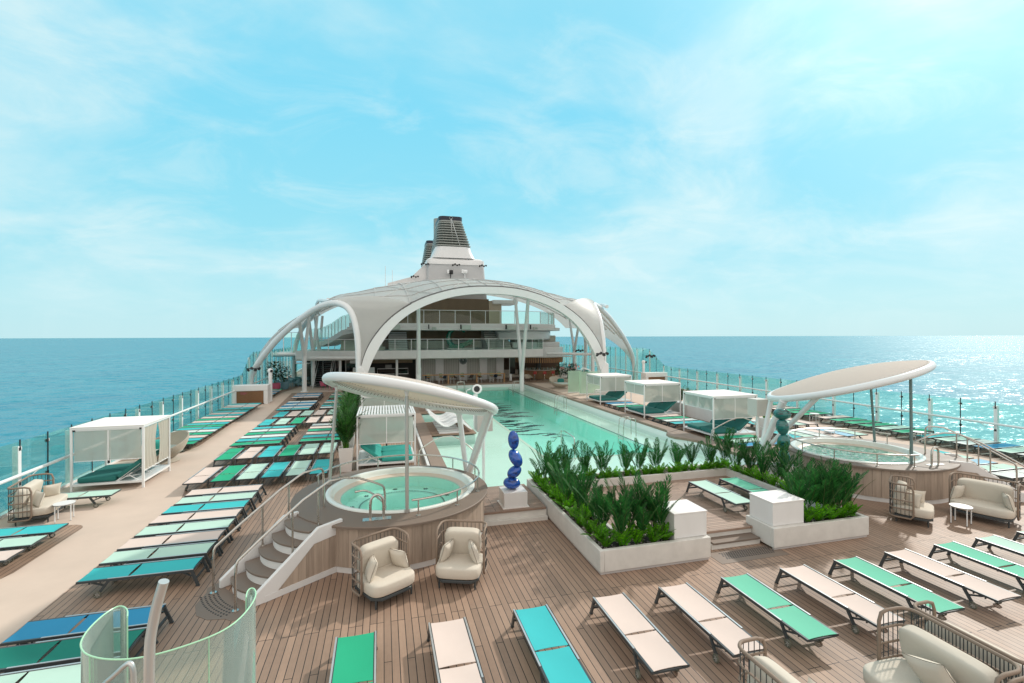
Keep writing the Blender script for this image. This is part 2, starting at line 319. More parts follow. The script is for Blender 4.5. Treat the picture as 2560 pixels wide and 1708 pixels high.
# ---------------------------------------------------------------- the setting: sea, hull, decks, pool
def sea():
    m,t,b=principled('sea_water')
    g=pos(t)
    lo=noise(t,pos(t,(.010,.014,1)),1,5,.6); dist=nd(t,'ShaderNodeTexCoord')
    cr=ramp(t,lo,[(.3,(.0,.15,.24)),(.7,(.008,.235,.31))])
    b.inputs['Roughness'].default_value=.27; b.inputs['IOR'].default_value=1.33; b.inputs['Specular IOR Level'].default_value=.5
    # wave slopes: two noise vectors tilt the surface, stronger in wind patches
    def vec(scale,vs,amp):
        n=nd(t,'ShaderNodeTexNoise'); t.links.new(pos(t,vs),n.inputs[0]); n.inputs['Scale'].default_value=scale; n.inputs['Detail'].default_value=6; n.inputs['Roughness'].default_value=.6
        u=nd(t,'ShaderNodeVectorMath',operation='SUBTRACT'); t.links.new(n.outputs['Color'],u.inputs[0]); u.inputs[1].default_value=(.5,.5,.5)
        v=nd(t,'ShaderNodeVectorMath',operation='MULTIPLY'); t.links.new(u.outputs[0],v.inputs[0]); v.inputs[1].default_value=(amp,amp,0); return v.outputs[0]
    ad=nd(t,'ShaderNodeVectorMath',operation='ADD'); t.links.new(vec(1,(.07,.13,1),1.15),ad.inputs[0]); t.links.new(vec(1,(.45,.8,1),1.15),ad.inputs[1])
    patch=noise(t,pos(t,(.0016,.0035,1)),1,4,.6); pmr=nd(t,'ShaderNodeMapRange'); t.links.new(patch,pmr.inputs[0]); pmr.inputs[1].default_value=.3; pmr.inputs[2].default_value=.7; pmr.inputs[3].default_value=.65; pmr.inputs[4].default_value=1.1
    sc_=nd(t,'ShaderNodeVectorMath',operation='SCALE'); t.links.new(ad.outputs[0],sc_.inputs[0]); t.links.new(pmr.outputs[0],sc_.inputs['Scale'])
    a2=nd(t,'ShaderNodeVectorMath',operation='ADD'); t.links.new(sc_.outputs[0],a2.inputs[0]); a2.inputs[1].default_value=(0,0,1)
    nz=nd(t,'ShaderNodeVectorMath',operation='NORMALIZE'); t.links.new(a2.outputs[0],nz.inputs[0]); t.links.new(nz.outputs[0],b.inputs['Normal'])
    # small whitecaps
    f=noise(t,pos(t,(.022,.10,1)),1,5,.7); mr=nd(t,'ShaderNodeMapRange'); t.links.new(f,mr.inputs[0]); mr.inputs[1].default_value=.735; mr.inputs[2].default_value=.77
    t.links.new(mixc(t,mr.outputs[0],cr.outputs[0],(.75,.82,.85)),b.inputs['Base Color'])
    mb=MB(); ring=[0,60,150,400,1000,3000,9000,26000,60000]; n=64
    mb.v=[(AX+r*math.cos(2*PI*k/n),40+r*math.sin(2*PI*k/n),-42) for r in ring[1:] for k in range(n)]
    mb.f=[(i*n+k,i*n+n+k,i*n+n+(k+1)%n,i*n+(k+1)%n) for i in range(len(ring)-2) for k in range(n)]+[tuple(range(n))]; mb.f=[tuple(reversed(f)) if False else f for f in mb.f]; mb.mi=[0]*len(mb.f)
    o=mb.build('sea',m); struct(o)
sea()
def railx(y): return 10.12+.022*max(0,y-14)+.00035*max(0,y-40)**2    # distance of the rail foot from x=-.1 / 16.3
def edge(s,y,off=0): return (-.1-railx(y)-off) if s<0 else (16.3+railx(y)+off)
ys=[-4,14,20,30,40,50,60,70,85,110]
hull=MB(); L=[(edge(-1,y,.32),y) for y in ys]; Rr=[(edge(1,y,.32),y) for y in ys]
hull.prism(L+Rr[::-1],-42.5,-1.9); struct(hull.build('ship_hull',WHITE))
dk=MB()
def strip(mb,xa,xb,ylist,z=0):
    for a,b in zip(ylist,ylist[1:]):
        mb.add([(xa(a),a,z),(xb(a),a,z),(xb(b),b,z),(xa(b),b,z)],[(0,1,2,3)])
eL=lambda y:edge(-1,y,.3); eR=lambda y:edge(1,y,.3)
strip(dk,eL,eR,[-4,2,8,14]); strip(dk,eL,lambda y:2.02,[14,20,30,40,48.55]); strip(dk,lambda y:14.4,eR,[14,20,30,40,48.55]); strip(dk,eL,eR,[48.55,55,62,72,85,110])
dk.box(-10.6,26.8,-4,13.95,-.5,-.06); struct(dk.build('main_deck',TEAK))
cp=MB()
def arc2(c,r,a0,a1,n=10): return [(c[0]+r*math.cos(R(a0+(a1-a0)*i/n)),c[1]+r*math.sin(R(a0+(a1-a0)*i/n))) for i in range(n+1)]
ap=[(-6.05,-4),(-6.05,17.0),(-6.55,19),(-6.6,22),(-6.85,30),(-7.35,38),(-7.9,46.5),(-1.,46.5),(-1.,52),(-8.,52),(-8.9,46),(-8.75,40),(-8.45,30),(-8.2,25.2),(-8.3,24.2),(-8.6,23.4),(-9.2,22.9),(-10.35,22.7),(-10.25,15.45),(-8.7,15.45)]+arc2((-8.05,15.0),.42,90,0,6)+[(-7.6,12.6),(-8.15,10.5),(-8.5,8),(-8.8,-4)]
cp.prism(ap,-.02,.004); struct(cp.build('left_walkway',CARPET,sharp=80))
cp=MB(); cp.prism([(18.2,16.2),(21.0,13.6),(23.9,12.5),(23.95,20),(24.1,30),(24.4,40),(25.6,49),(14.6,49),(14.6,35.2),(18.3,35.0),(18.3,27)],-.02,.004); struct(cp.build('right_walkway',CARPET,sharp=80))
# pool basin
PX0,PX1,PY0,PY1,WZ=2.3,14.1,14.5,48.5,-.25
TILEP=pm('pale_pool_tile',(.76,.97,.88),.4,var=.05,vs=.4); TILEM=pm('mint_pool_tile',(.44,.98,.87),.4,var=.09,vs=.25); TILEE=pm('cream_pool_edge',(.80,.84,.76),.5,var=.04)
pb=MB()
pb.box(PX0-.3,7.0,PY0-.3,49,-.62,-.45); pb.box(7.0,12.6,PY0-.3,20.0,-.62,-.45); pb.box(12.6,PX1+.2,PY0-.3,49,-.62,-.45); pb.box(7.0,12.6,48.4,49,-.62,-.27)
struct(pb.build('pool_shelf',TILEP))
pb=MB(); pb.add([(7.0,20,-1.6),(12.6,20,-1.6),(12.6,48.4,-1.6),(7,48.4,-1.6),(7.0,20,-.62),(12.6,20,-.62),(12.6,48.4,-.62),(7,48.4,-.62)],[(0,1,2,3),(0,4,5,1),(1,5,6,2),(2,6,7,3),(3,7,4,0)]); struct(pb.build('pool_floor',TILEM,sharp=20))
pb=MB(); pb.box(6.9,7.06,20,48.4,-.46,-.435); pb.box(6.9,12.7,19.9,20.02,-.46,-.435); struct(pb.build('pool_step_edge',TILEE))
pb=MB(); pb.box(PX1,PX1+.2,PY0,48.5,-.6,.02); pb.box(PX0-.2,PX0,PY0,48.5,-.6,.02); pb.box(PX0-.2,PX1+.2,48.5,48.7,-.6,.02); pb.prism([(13.6,20.35),(13.55,20.7),(13.65,21.05),(13.9,21.3),(14.1,21.7),(14.1,19.4),(13.9,20.0)],-.6,.03); struct(pb.build('pool_wall',pm('pool_white_wall',(.78,.83,.83),.35,var=.04)))
dl=MB()
for i in range(190): # dark dotted tile line along the step edge
    y=20.3+i*.148; dl.box(12.52,12.585,y,y+.085,-.452,-.432)
struct(dl.build('pool_edge_tiles',pm('navy_tile',(.02,.05,.08),.3,var=.2)))
def mosaic():
    mb=MB(); rnd=random.Random(5)
    # dark tile strokes of the floor design
    def stroke(x0,y0,x1,y1,wd,amp=0.15):
        n=26; base=[]
        for i in range(n+1):
            u=i/n; x=x0+(x1-x0)*u; y=y0+(y1-y0)*u+amp*math.sin(u*7+x0)+rnd.uniform(-.07,.07); ww=wd*(.35+.65*math.sin(PI*min(1,u*1.08)))*rnd.uniform(.7,1.25)
            base.append((x,y,ww))
        vs=[]
        for x,y,ww in base: vs+=[(x,y-ww,-1.592),(x,y+ww,-1.592)]
        mb.add(vs,[(2*i,2*i+2,2*i+3,2*i+1) for i in range(n)])
    for y,xa,xb,wd in [(22.6,10.2,11.9,.10),(23.6,9.9,11.2,.16),(24.5,8.0,10.8,.12),(25.6,7.6,10.2,.22),(26.8,7.4,9.8,.12),(27.5,9.0,11.0,.28),(28.3,7.5,9.6,.14),(29.1,8.3,10.5,.25),(30.2,7.9,9.9,.2),(31.2,8.5,9.6,.3),(33.4,9.2,11.4,.35),(34.4,8.2,10.2,.25),(35.2,9.0,11.8,.30),(36.2,7.6,9.8,.3),(37.2,8.6,10.7,.45),(38.6,7.5,9.9,.22),(39.4,8.8,10.9,.4),(40.8,7.6,11.3,.25),(41.8,8.9,10.3,.3),(43.0,7.4,11.0,.26),(43.9,8.0,9.9,.2)]:
        y=29.6+(y-22.6)*.80; stroke(max(7.3,xa+.3),y,min(12.2,xb+.5),y+rnd.uniform(-.5,.5),wd*1.15)
    struct(mb.build('pool_mosaic',pm('ink_blue_tile',(.012,.045,.075),.3,var=.2)))
mosaic()
wt=MB(); wt.add([(PX0,PY0,WZ),(PX1,PY0,WZ),(PX1,PY1,WZ),(PX0,PY1,WZ)],[(0,1,2,3)]); struct(wt.build('pool_water',waterm('pool_water',(.94,1.0,.98),2.6,.22,.6)))
# pool coping
cg=MB()
cg.box(PX1+.02,14.75,14.7,48.62,.02,.15); cg.box(1.72,PX0-.02,16.2,48.62,.02,.15); cg.box(1.72,14.75,48.62,49.3,.02,.15)
cg.prism([(13.55,20.3),(13.5,20.7),(13.6,21.1),(13.85,21.35),(14.12,21.9),(14.12,19.3),(13.85,19.9)],.03,.149)
struct(cg.build('pool_coping',pm('brown_coping',(.27,.195,.15),.6,var=.14),bevel=.012))
cg=MB(); cg.box(1.60,1.70,16.2,48.6,.0,.13); cg.box(13.98,PX1+.015,15,48.5,-.3,-.0); cg=MB().box(1.60,1.70,16.2,48.6,.0,.13); struct(cg.build('coping_strip',WHITE))
# raised platforms beside the spa and around the planter island
pf=MB(); P_=.33
pf.box(2.0,4.30,12.46,14.60,.27,P_); pf.box(11.66,14.2,12.46,14.60,.27,P_); pf.box(5.1,11.1,10.05,13.7,.27,P_); pf.box(7.06,8.75,9.86,10.05,.27,P_)
struct(pf.build('raised_platform',TEAKX,bevel=.008))
pf=MB(); pf.box(2.0,4.32,12.50,14.55,.02,.27); pf.box(11.64,14.2,12.5,14.55,.02,.27); pf.box(2.0,4.32,12.38,12.5,0,.10); pf.box(5.1,11.1,10.1,13.7,.02,.27); pf.box(7.06,8.75,9.90,10.1,.02,.27); pf.box(2.0,14.2,14.55,14.62,-.45,.26); pf.box(7.4,8.75,9.62,9.9,0,.12)
struct(pf.build('platform_riser',PLASTER))
pf=MB(); pf.box(7.42,8.72,9.58,9.9,.12,.165); struct(pf.build('platform_step',DECKB,bevel=.008))
pf=MB(); pf.box(7.15,8.95,8.95,9.5,0.0,.006); struct(pf.build('step_landing',DECKB))
dr=MB()
for i in range(22):
    for j in range(5): dr.box(7.42+i*.06+.03*(j%2),7.45+i*.06+.03*(j%2),9.12+j*.065,9.165+j*.065,.004,.0085)
struct(dr.build('drain_slots',BLACK))
# ---------------------------------------------------------------- glass windbreaks along both sides of the deck
def windbreak(s):
    nm='left' if s<0 else 'right'
    t=thing('glass_windbreak','long clear glass windbreak with white posts along the %s side of the deck'%nm,'glass windbreak',(edge(s,20),20,0),group='glass windbreaks')
    step,y0=(2.5,2.2) if s<0 else (2.72,1.5); n=27; ce=MB()
    H=lambda y: 1.98 if y<42 else (1.98+(y-42)/3.2*1.7 if y<45.2 else 3.68)
    for i in range(n):
        y=y0+step*i; x=edge(s,y); h=H(y)
        b=MB().box(x-.075,x+.075,y-.065,y+.065,0,h-.13); b.build('white_post',WSTEEL,t,bevel=.008)
        for yy in (y,y+step/2):
            xx=edge(s,yy); hh=H(yy); k=MB().box(xx+.075*-s-.012,xx+.075*-s+.012,yy-.016,yy+.016,.1 if yy!=y else hh-.25,hh+.06)
            for z in (hh-.22,.75):
                if z==.75 and yy==y: MB().box(xx-.03-.05*s,xx+.03-.05*s,yy-.045,yy+.045,z-.045,z+.045).build('black_clamp',BLACK,t)
                else: k.box(xx-.03-.05*s,xx+.03-.05*s,yy-.045,yy+.045,z-.045,z+.045)
            k.build('black_clamp',BLACK,t)
            c=MB().box(xx-.05*s-.04,xx-.05*s+.02,yy+.02,yy+.09,hh-.25,hh-.17); c.build('clamp_plate',WSTEEL,t)
            ya,yb=yy+.02,yy+step/2-.02; xa,xb=edge(s,ya)+.06*-s,edge(s,yb)+.06*-s; ha,hb=H(ya),H(yb)
            MB().add([(xa-.006,ya,.09),(xa+.006,ya,.09),(xb+.006,yb,.09),(xb-.006,yb,.09),(xa-.006,ya,ha),(xa+.006,ya,ha),(xb+.006,yb,hb),(xb-.006,yb,hb)],[(3,2,1,0),(4,5,6,7),(0,1,5,4),(1,2,6,5),(2,3,7,6),(3,0,4,7)]).build('glass_pane',SEAGL,t)
        br=MB().tube([(x+.02*-s,y+.35,.92),(x+.16*-s,y+.35,.90),(x+.2*-s,y+.42,.98),(x+.2*-s,y+.55,1.02)],.014,6); br.build('rail_bracket',WSTEEL,t)
    pts=[(edge(s,y)-.2*s,y,1.05) for y in [0,8,14,20,26,32,38,42,46,52,58,64]]
    MB().tube(pts,.052,8).build('handrail',WSTEEL,t)
    fm=MB()
    for a,b in zip(ys[1:-1],ys[2:]): fm.bar((edge(s,a),a,.045),(edge(s,b),b,.045),.16,.085)
    fm.build('base_channel',WSTEEL,t)
windbreak(-1); windbreak(1)
# ---------------------------------------------------------------- sun loungers
LN=1.97
def lounger_proto():
    t=thing('sun_lounger','plain sun lounger used as a pattern','sun lounger')
    f=MB()
    for sx in (-1,1):
        x=sx*.285; f.box(x-.02,x+.02,0,1.46,.285,.335); f.box(x-.016,x+.016,1.46,LN,.295,.333)
        f.bar((x,.03,.20),(x,.20,.30),.03,.02); f.bar((x*.93,1.52,.20),(x*.93,1.74,.285),.018,.03)
        for k in range(3): f.box(x*.93-.01,x*.93+.01,1.58+k*.09,1.60+k*.09,.255,.285)
    for y in (.02,1.955): f.box(-.27,.27,y-.014,y+.014,.29,.318)
    for y in (.45,1.13): f.box(-.27,.27,y-.014,y+.014,.262,.29)
    f.box(-.28,.28,-.05,-.022,.115,.15)
    f.build('frame',CHAR,t)
    tr=MB()
    for sx in (-1,1): tr.box(sx*.292-.013,sx*.292+.013,.0,1.46,.3355,.3435)
    tr.build('rail_trim',SILV,t)
    for sx in (-1,1):
        l=MB(); l.bar((sx*.285,.03,.30),(sx*.295,-.085,.012),.034,.05); l.box(sx*.295-.025,sx*.295+.025,-.115,-.055,0,.014); l.build('leg',CHAR,t)
        l=MB(); l.bar((sx*.285,1.45,.29),(sx*.295,1.60,.075),.03,.05); lo=l.build('leg',CHAR,t)
        wv=MB()
        M=Matrix.Translation((sx*.318,1.615,.062))@Matrix.Rotation(PI/2,4,'Y')
        wv.lathe((0,0,0),[(.046,-.014),(.054,-.018),(.064,-.014),(.064,.014),(.054,.018),(.046,.014),(.046,-.014)],18); 
        for q in range(6): a=q*PI/3; wv.bar((.012*math.cos(a),.012*math.sin(a),0),(.046*math.cos(a),.046*math.sin(a),0),.010,.02,1)
        wv.xf(M); wo_=wv.build('wheel',[pm('wheel_tyre',(.13,.13,.10),.6,var=.2),pm('wheel_hub',(.45,.45,.42),.35,metal=.3)],lo)
    def sl(y0,y1):
        return MB().sheet(lambda u,v:((u-.5)*.535,y0+(y1-y0)*v+.016*(1-(2*u-1)**2)*(-1 if v>.5 else 1)*(abs(2*v-1)**6),.334-.020*(1-(2*u-1)**2)*(1-(2*v-1)**4)),8,10,.006)
    sl(.015,1.112).build('seat_sling',SL['turquoise'],t); sl(1.142,1.965).build('back_sling',SL['turquoise'],t)
    return t
PROTO=lounger_proto(); LABELS.clear(); first=[True]
def far_mesh(src):
    mb=MB(); mats=[CHAR,SILV,SL['turquoise']]
    return None
def place_lounger(colr,label,group,x,y,dx,dy,z=0.0,jit=.0):
    o=PROTO if first[0] else copy_tree(PROTO)
    first[0]=False
    o.location=(x,y,z+.005); o.rotation_euler=(0,0,face(dx,dy)+random.uniform(-jit,jit))
    for k in ('label','group'):
        if k in o.keys(): del o[k]
    tag(o,label,'sun lounger',group)
    for ch in o.children:
        if 'sling' in ch.name:
            if ch.material_slots[0].link!='OBJECT': ch.material_slots[0].link='OBJECT'
            ch.material_slots[0].material=SL[colr]
def row(colors,where,group,x0,y0,sx,sy,dx,dy,z=0,words=ORD,count='from the near end',jit=.008):
    for i,c in enumerate(colors):
        place_lounger(c,'%s sun lounger, %s %s%s'%(c,words[i],(count+' ') if count else '',where),group,x0+sx*i+random.uniform(-.02,.02),y0+sy*i+random.uniform(-.02,.02),dx,dy,z,jit)
T,M_,B_,G_,D_,U_,A_,W_,PB='turquoise','pale mint','beige','green','dark green','blue','aqua green','white','pale blue'
row([M_,D_,U_],'behind the curved foreground glass','loungers behind the curved glass',-3.66,7.97,0,.70,-1,0)
row([T,M_,B_,M_,B_,B_ if 0 else T,M_,B_],'of the row beside the spa stairs','loungers in the row beside the spa stairs',-3.69,11.28,0,.735,-1,0)
row([B_,G_,M_,T,M_,T],'in the near rank with heads towards us','near rank of loungers beyond the spa stairs',-5.86,19.45,.735,.02,0,-1,words=ORDL,count='from left')
row([G_,B_,T,G_,M_,M_],'in the rank with feet towards us','second rank of loungers beyond the spa stairs',-5.9,20.5,.73,.01,0,1,words=ORDL,count='from left')
row([G_,T,W_,G_,W_,T],'of the near block by the walkway','first sideways block by the walkway',-4.42,23.35,0,.76,-1,0)
row([G_,T,B_,G_,B_,W_],'of the near block by the hedge','first sideways block by the hedge',-3.66,23.42,0,.78,1,0)
row([T,M_,G_,B_,B_,T],'in the third rank across the deck','third rank of loungers across the deck',-6.12,29.9,.76,.07,0,-1,words=ORDL,count='from left')
row([T,B_,M_,B_,M_,G_],'in the fourth rank across the deck','fourth rank of loungers across the deck',-5.97,30.7,.735,.03,0,1,words=ORDL,count='from left')
row([T,W_,U_,W_,U_,W_],'of the middle block by the walkway','second sideways block by the walkway',-4.65,33.7,0,.75,-1,0)
row([W_,T,D_,B_,T],'of the middle block by the hedge','second sideways block by the hedge',-4.07,33.9,0,.86,1,0)
row([B_,U_,B_,U_],'of the far block by the walkway','farthest block by the walkway',-4.88,40.1,0,.78,-1,0)
row([G_,D_,B_,D_],'of the far block by the hedge','farthest block by the hedge',-4.07,39.6,0,.8,1,0)
row([G_,T,B_,G_,W_,T,G_,T,B_,G_,B_,T,B_,T,D_,T,B_,W_,T],'of the long left rail row','long row along the left glass',-10.02,24.2,-.016,.725,1,0)
row([W_,G_,W_,U_,B_,U_,B_,G_],'of the row beyond the white bar','row beyond the white towel bar',-10.6,41.35,-.01,.76,1,0)
row([B_,M_,T],'at the left edge before the sofa','loungers at the left edge',-9.64,12.75,0,.75,1,0)
place_lounger(M_,'single pale mint sun lounger between the left loveseat and the white cabana','loungers at the left edge',-9.77,17.1,1,0)
FRC=[G_,B_,T,B_,B_,A_,B_,A_,B_,A_,M_,M_]
for i,(c,x) in enumerate(zip(FRC,[-.42,1.0,2.43,3.9,5.22,6.58,7.96,9.32,10.7,12.13,13.43,14.8])):
    place_lounger(c,'%s sun lounger, %s from left in the front row nearest the viewer'%(c,ORDL[i]),'front row of loungers',x,7.9,0.0,-1,0,.008)
row([M_,A_],'inside the planted island','loungers inside the planted island',9.05,12.42,1.08,0,0,-1,P_,words=['leftmost','rightmost'],count='of two')
row([G_,W_,U_],'between the two farther right cabanas','loungers between the farther right cabanas',14.95,28.95,0,.75,1,0)
row([T,W_,G_,B_],'between the two nearer right cabanas','loungers between the nearer right cabanas',14.95,22.6,0,.75,1,0)
row([U_,M_,G_],'between the right cabana and teal sculpture','loungers before the nearest right cabana',14.8,17.25,0,.75,1,0)
row([W_,M_,U_,W_,M_,T],'of the right rail beside the stairs','right rail loungers behind the stairs',25.95,12.75,0,.74,-1,0)
row([G_,M_,G_,G_,G_,B_],'of the right rail behind the spa','right rail loungers behind the spa',25.95,17.6,0,.84,-1,0)
row([G_,G_,G_,B_,B_,G_,B_],'of the right rail below the awning','right rail loungers seen below the awning',25.95,23.05,0,.78,-1,0)
row([T,W_,PB,M_,B_],'in the rank with feet before the spa','loungers with feet towards the right spa',19.1,20.35,.7,0,0,1,words=ORDL,count='from left')
row([T,M_,W_,B_,PB,M_],'in the rank just behind the right spa','loungers just behind the right spa',18.35,19.45,.68,0,0,-1,words=ORDL,count='from left')
row([W_,M_,PB,M_,T],'between the right spa stairs and rail','loungers beside the right spa stairs',19.75,11.2,0,.73,1,0)
# ---------------------------------------------------------------- cabanas
def cabana(label,x0,x1,y0,y1,roof='solid',near='full',left=None,right=None,cush=None,back='right',far=None,group='cabanas'):
    t=thing('cabana',label,'cabana',((x0+x1)/2,(y0+y1)/2,0),group=group); Hh=2.08; p=.032
    for x in (x0+p,x1-p):
        for y in (y0+p,y1-p):
            MB().box(x-p,x+p,y-p,y+p,0,Hh).build('post',WSTEEL,t,bevel=.006)
    bf=MB()
    for y in (y0+p,y1-p): bf.box(x0+2*p,x1-2*p,y-.028,y+.028,.19,.255)
    for x in (x0+p,x1-p): bf.box(x-.028,x+.028,y0+2*p,y1-2*p,.19,.255)
    bf.build('base_frame',WSTEEL,t)
    rf=MB()
    for y in (y0+p,y1-p): rf.box(x0+2*p,x1-2*p,y-.03,y+.03,Hh-.07,Hh-.001)
    for x in (x0+p,x1-p): rf.box(x-.03,x+.03,y0+2*p,y1-2*p,Hh-.07,Hh-.001)
    rfo=rf.build('roof_frame',WSTEEL,t)
    if roof=='solid': 
        q=MB().sheet(lambda u,v:(x0-.01+(x1-x0+.02)*u,y0-.01+(y1-y0+.02)*v,Hh+.018+.012*math.sin(PI*u)*math.sin(PI*v)),6,6,.016); q.build('roof',pm('white_canvas',(.80,.78,.75),.85,var=.05,vs=3),t)
    else:
        sl_=MB(); n=19
        for i in range(n): x=x0+.12+(x1-x0-.24)*i/(n-1); sl_.box(x-.03,x+.03,y0+2*p,y1-2*p,Hh-.03,Hh+.012)
        sl_.box(x0+.06,x1-.06,(y0+y1)/2-.02,(y0+y1)/2+.02,Hh-.075,Hh-.032); sl_.build('roof_slats',WSTEEL,t)
        MB().box(x0+.1,x1-.1,y0+.1,y1-.1,Hh-.30,Hh-.29).build('sunshade',fabric_sheer('green_shade',(.58,.68,.62),.8),t)
    def screen(kind,ax,c,a,b,inw):
        if not kind: return
        z0={'full':1.0,'half':1.42,'low':.8}[kind]; z1=1.96; mid=(a+b)/2
        for lo,hi in ((a+.09,mid-.02),(mid+.02,b-.09)):
            q=MB(); ph=random.uniform(0,6)
            if ax=='y': q.sheet(lambda u,v:(lo+(hi-lo)*u,c+.012*math.sin(9*u+ph)*(1-v),z0+(z1-z0)*v),10,6,.006)
            else: q.sheet(lambda u,v:(c+.012*math.sin(9*u+ph)*(1-v),lo+(hi-lo)*u,z0+(z1-z0)*v),10,6,.006)
            q.build('screen',SHEER,t)
        b_=MB()
        if ax=='y': b_.box(a+.08,b-.08,c-.012,c+.012,z0-.03,z0-.006); b_.box(a+.08,b-.08,c-.02,c+.02,z1+.004,z1+.045); b_.box(mid-.018,mid+.018,c-.009,c+.009,z0-.006,z1)
        else: b_.box(c-.012,c+.012,a+.08,b-.08,z0-.03,z0-.006); b_.box(c-.02,c+.02,a+.08,b-.08,z1+.004,z1+.045); b_.box(c-.009,c+.009,mid-.018,mid+.018,z0-.006,z1)
        b_.build('screen_bar',WSTEEL,t)
        k=MB()
        for e in (a+.10,b-.10):
            if ax=='y': k.box(e-.035,e+.035,c-.035,c+.035,z1-.01,z1+.05)
            else: k.box(c-.035,c+.035,e-.035,e+.035,z1-.01,z1+.05)
        if ax=='y': MB().box(mid-.03,mid+.03,c+.014,c+.04,z0-.13,z0+.02).build('screen_pull',BLACK,t)
        k.build('bracket',BLACK,t)
    screen(near,'y',y0+.05,x0,x1,1); screen(left,'x',x0+.05,y0,y1,1); screen(far,'y',y1-.05,x0,x1,1)
    if right=='curtain':
        for lo,hi,pinch in ((y0+.07,y0+1.08,1),(y0+1.16,y1-.06,-1)):
            def cf(u,v,lo=lo,hi=hi,pinch=pinch):
                s=math.sin(PI*v)*.17; a,b=(lo,hi-s) if pinch>0 else (lo+s*.8,hi)
                return (x1-.045+.022*math.sin(u*26)*(1-.3*v),a+(b-a)*u,.55+1.42*v)
            MB().sheet(cf,44,10,.005).build('curtain',CURT,t)
        MB().box(x1-.06,x1-.03,y0+.06,y1-.06,.53,.56).build('curtain_rod',WSTEEL,t)
    elif right: screen(right,'x',x1-.05,y0,y1,1)
    # daybed
    m=cush; sgn=1 if back=='right' else -1; xm=(x0+x1)/2; w_=x1-x0-.2; hx=x0+.10 if sgn>0 else x1-.10
    X=lambda u: hx+sgn*u
    for k in range(2):
        ya=y0+.10+(y1-y0-.2)/2*k; yb=ya+(y1-y0-.2)/2-.012; yc=(ya+yb)/2; hw=(yb-ya)/2
        c=MB(); L1=w_*.60; c.sell((X(L1/2),yc,.335),(L1/2,hw,.085),(.25,.22),nu=32,nv=12); c.build('mattress',m,t,sharp=70)
        c=MB(); L2=w_*.46; a=R(38); M=Matrix.Rotation(-a*sgn,3,'Y'); c.sell((X(L1+.02+L2/2*math.cos(a)),yc,.36+L2/2*math.sin(a)),(L2/2,hw,.075),(.25,.22),M,nu=32,nv=12); c.build('back_cushion',m,t,sharp=70)
        s_=MB()
        for yy in (ya+.04,yb-.04):
            s_.bar((X(L1),yy,.25),(X(L1+L2*math.cos(a)),yy,.27+L2*math.sin(a)),.025,.03); s_.bar((X(L1+.05),yy,.25),(X(L1+.45),yy,.50),.02,.025); s_.bar((X(L1+.62),yy,.25),(X(L1+.32),yy,.45),.02,.025)
        s_.build('back_support',WSTEEL,t)
    pl=MB().box(x0+.07,x1-.07,y0+.07,y1-.07,.205,.25); pl.build('bed_deck',WSTEEL,t)
    return t
cabana('white curtained cabana with dark teal daybed beside the left glass',-9.75,-7.70,18.6,20.66,'solid','full',None,'curtain',TEAL,group='cabanas')
cabana('white slatted roof cabana with turquoise daybed just behind the left spa',-.97,1.20,18.72,21.1,'slat','full',None,None,AQUAC,'left')
cabana('farther white slatted roof cabana half hidden by the left awning',-1.06,1.14,24.72,27.1,'slat','full',None,None,AQUAC,'left')
cabana('white cabana with teal daybed nearest to the teal pebble sculpture',15.25,17.80,19.7,22.1,'solid','full','half','half',TEAL)
cabana('middle white cabana of three with teal daybed on the right',15.25,17.80,26.0,28.45,'solid','full','half','half',TEAL)
cabana('farthest white cabana of three with teal daybed beside the glass screens',15.25,17.80,32.1,34.55,'solid','full','half','half',TEAL)
# ---------------------------------------------------------------- planted island
t=thing('planter_wall','white U shaped planter wall around the sunken lounging island','planter',(8,9.2,0))
w1=MB(); zt=.51
def ring_wall(mb,poly,th):
    pass
for (a,b,c,d,h) in [(4.36,4.46,9.2,14.52,zt),(4.46,7.05,9.2,9.30,zt),(6.95,7.05,9.30,10.1,zt),(5.05,6.95,10.0,10.1,zt),(5.05,5.15,10.1,13.65,.56),
                    (8.76,11.62,9.2,9.30,zt),(8.76,8.86,9.30,10.1,zt),(8.86,11.05,10.0,10.1,zt),(11.52,11.62,9.30,14.52,zt),(11.05,11.15,10.0,13.65,.56),(4.46,11.52,14.42,14.52,zt),(5.05,11.15,13.65,13.75,.56)]:
    w1.box(a,b,c,d,.055,h)
w1.build('wall',PLASTER,t,bevel=.012)
k=MB()
for a in [(4.39,7.02,9.23,9.28),(8.79,11.59,9.23,9.28),(4.39,4.44,9.28,14.5),(11.54,11.59,9.28,14.5)]: k.box(*a,0,.055)
k.build('plinth',pm('grey_plinth',(.50,.48,.47),.7),t)
for x0,x1 in ((6.20,7.03),(8.84,9.74)):
    bx=MB().box(x0,x1,9.315,10.06,zt+.003,1.04); o=bx.build('end_block',WHITE,t,bevel=.008); MB().box(x0-.012,x1+.012,9.303,10.072,1.043,1.072).build('block_lid',TRIM,o,bevel=.006)
    MB().box(x0,x1,9.31,9.99,.06,zt+.001).build('block_base',PLASTER,t)
SOIL=pm('dark_gravel_soil',(.07,.055,.045),.95,var=.7,vs=30,bs=60,bst=1)
so_=MB(); so_.box(4.47,5.04,9.31,14.41,.1,.43); so_.box(5.04,6.19,9.31,9.99,.1,.43); so_.box(11.16,11.51,9.31,14.41,.1,.43); so_.box(9.75,11.16,9.31,9.99,.1,.43); so_.box(5.05,11.15,13.76,14.41,.1,.43); struct(so_.build('planting_soil',SOIL),'stuff')
gm=MB(); rg=random.Random(3)
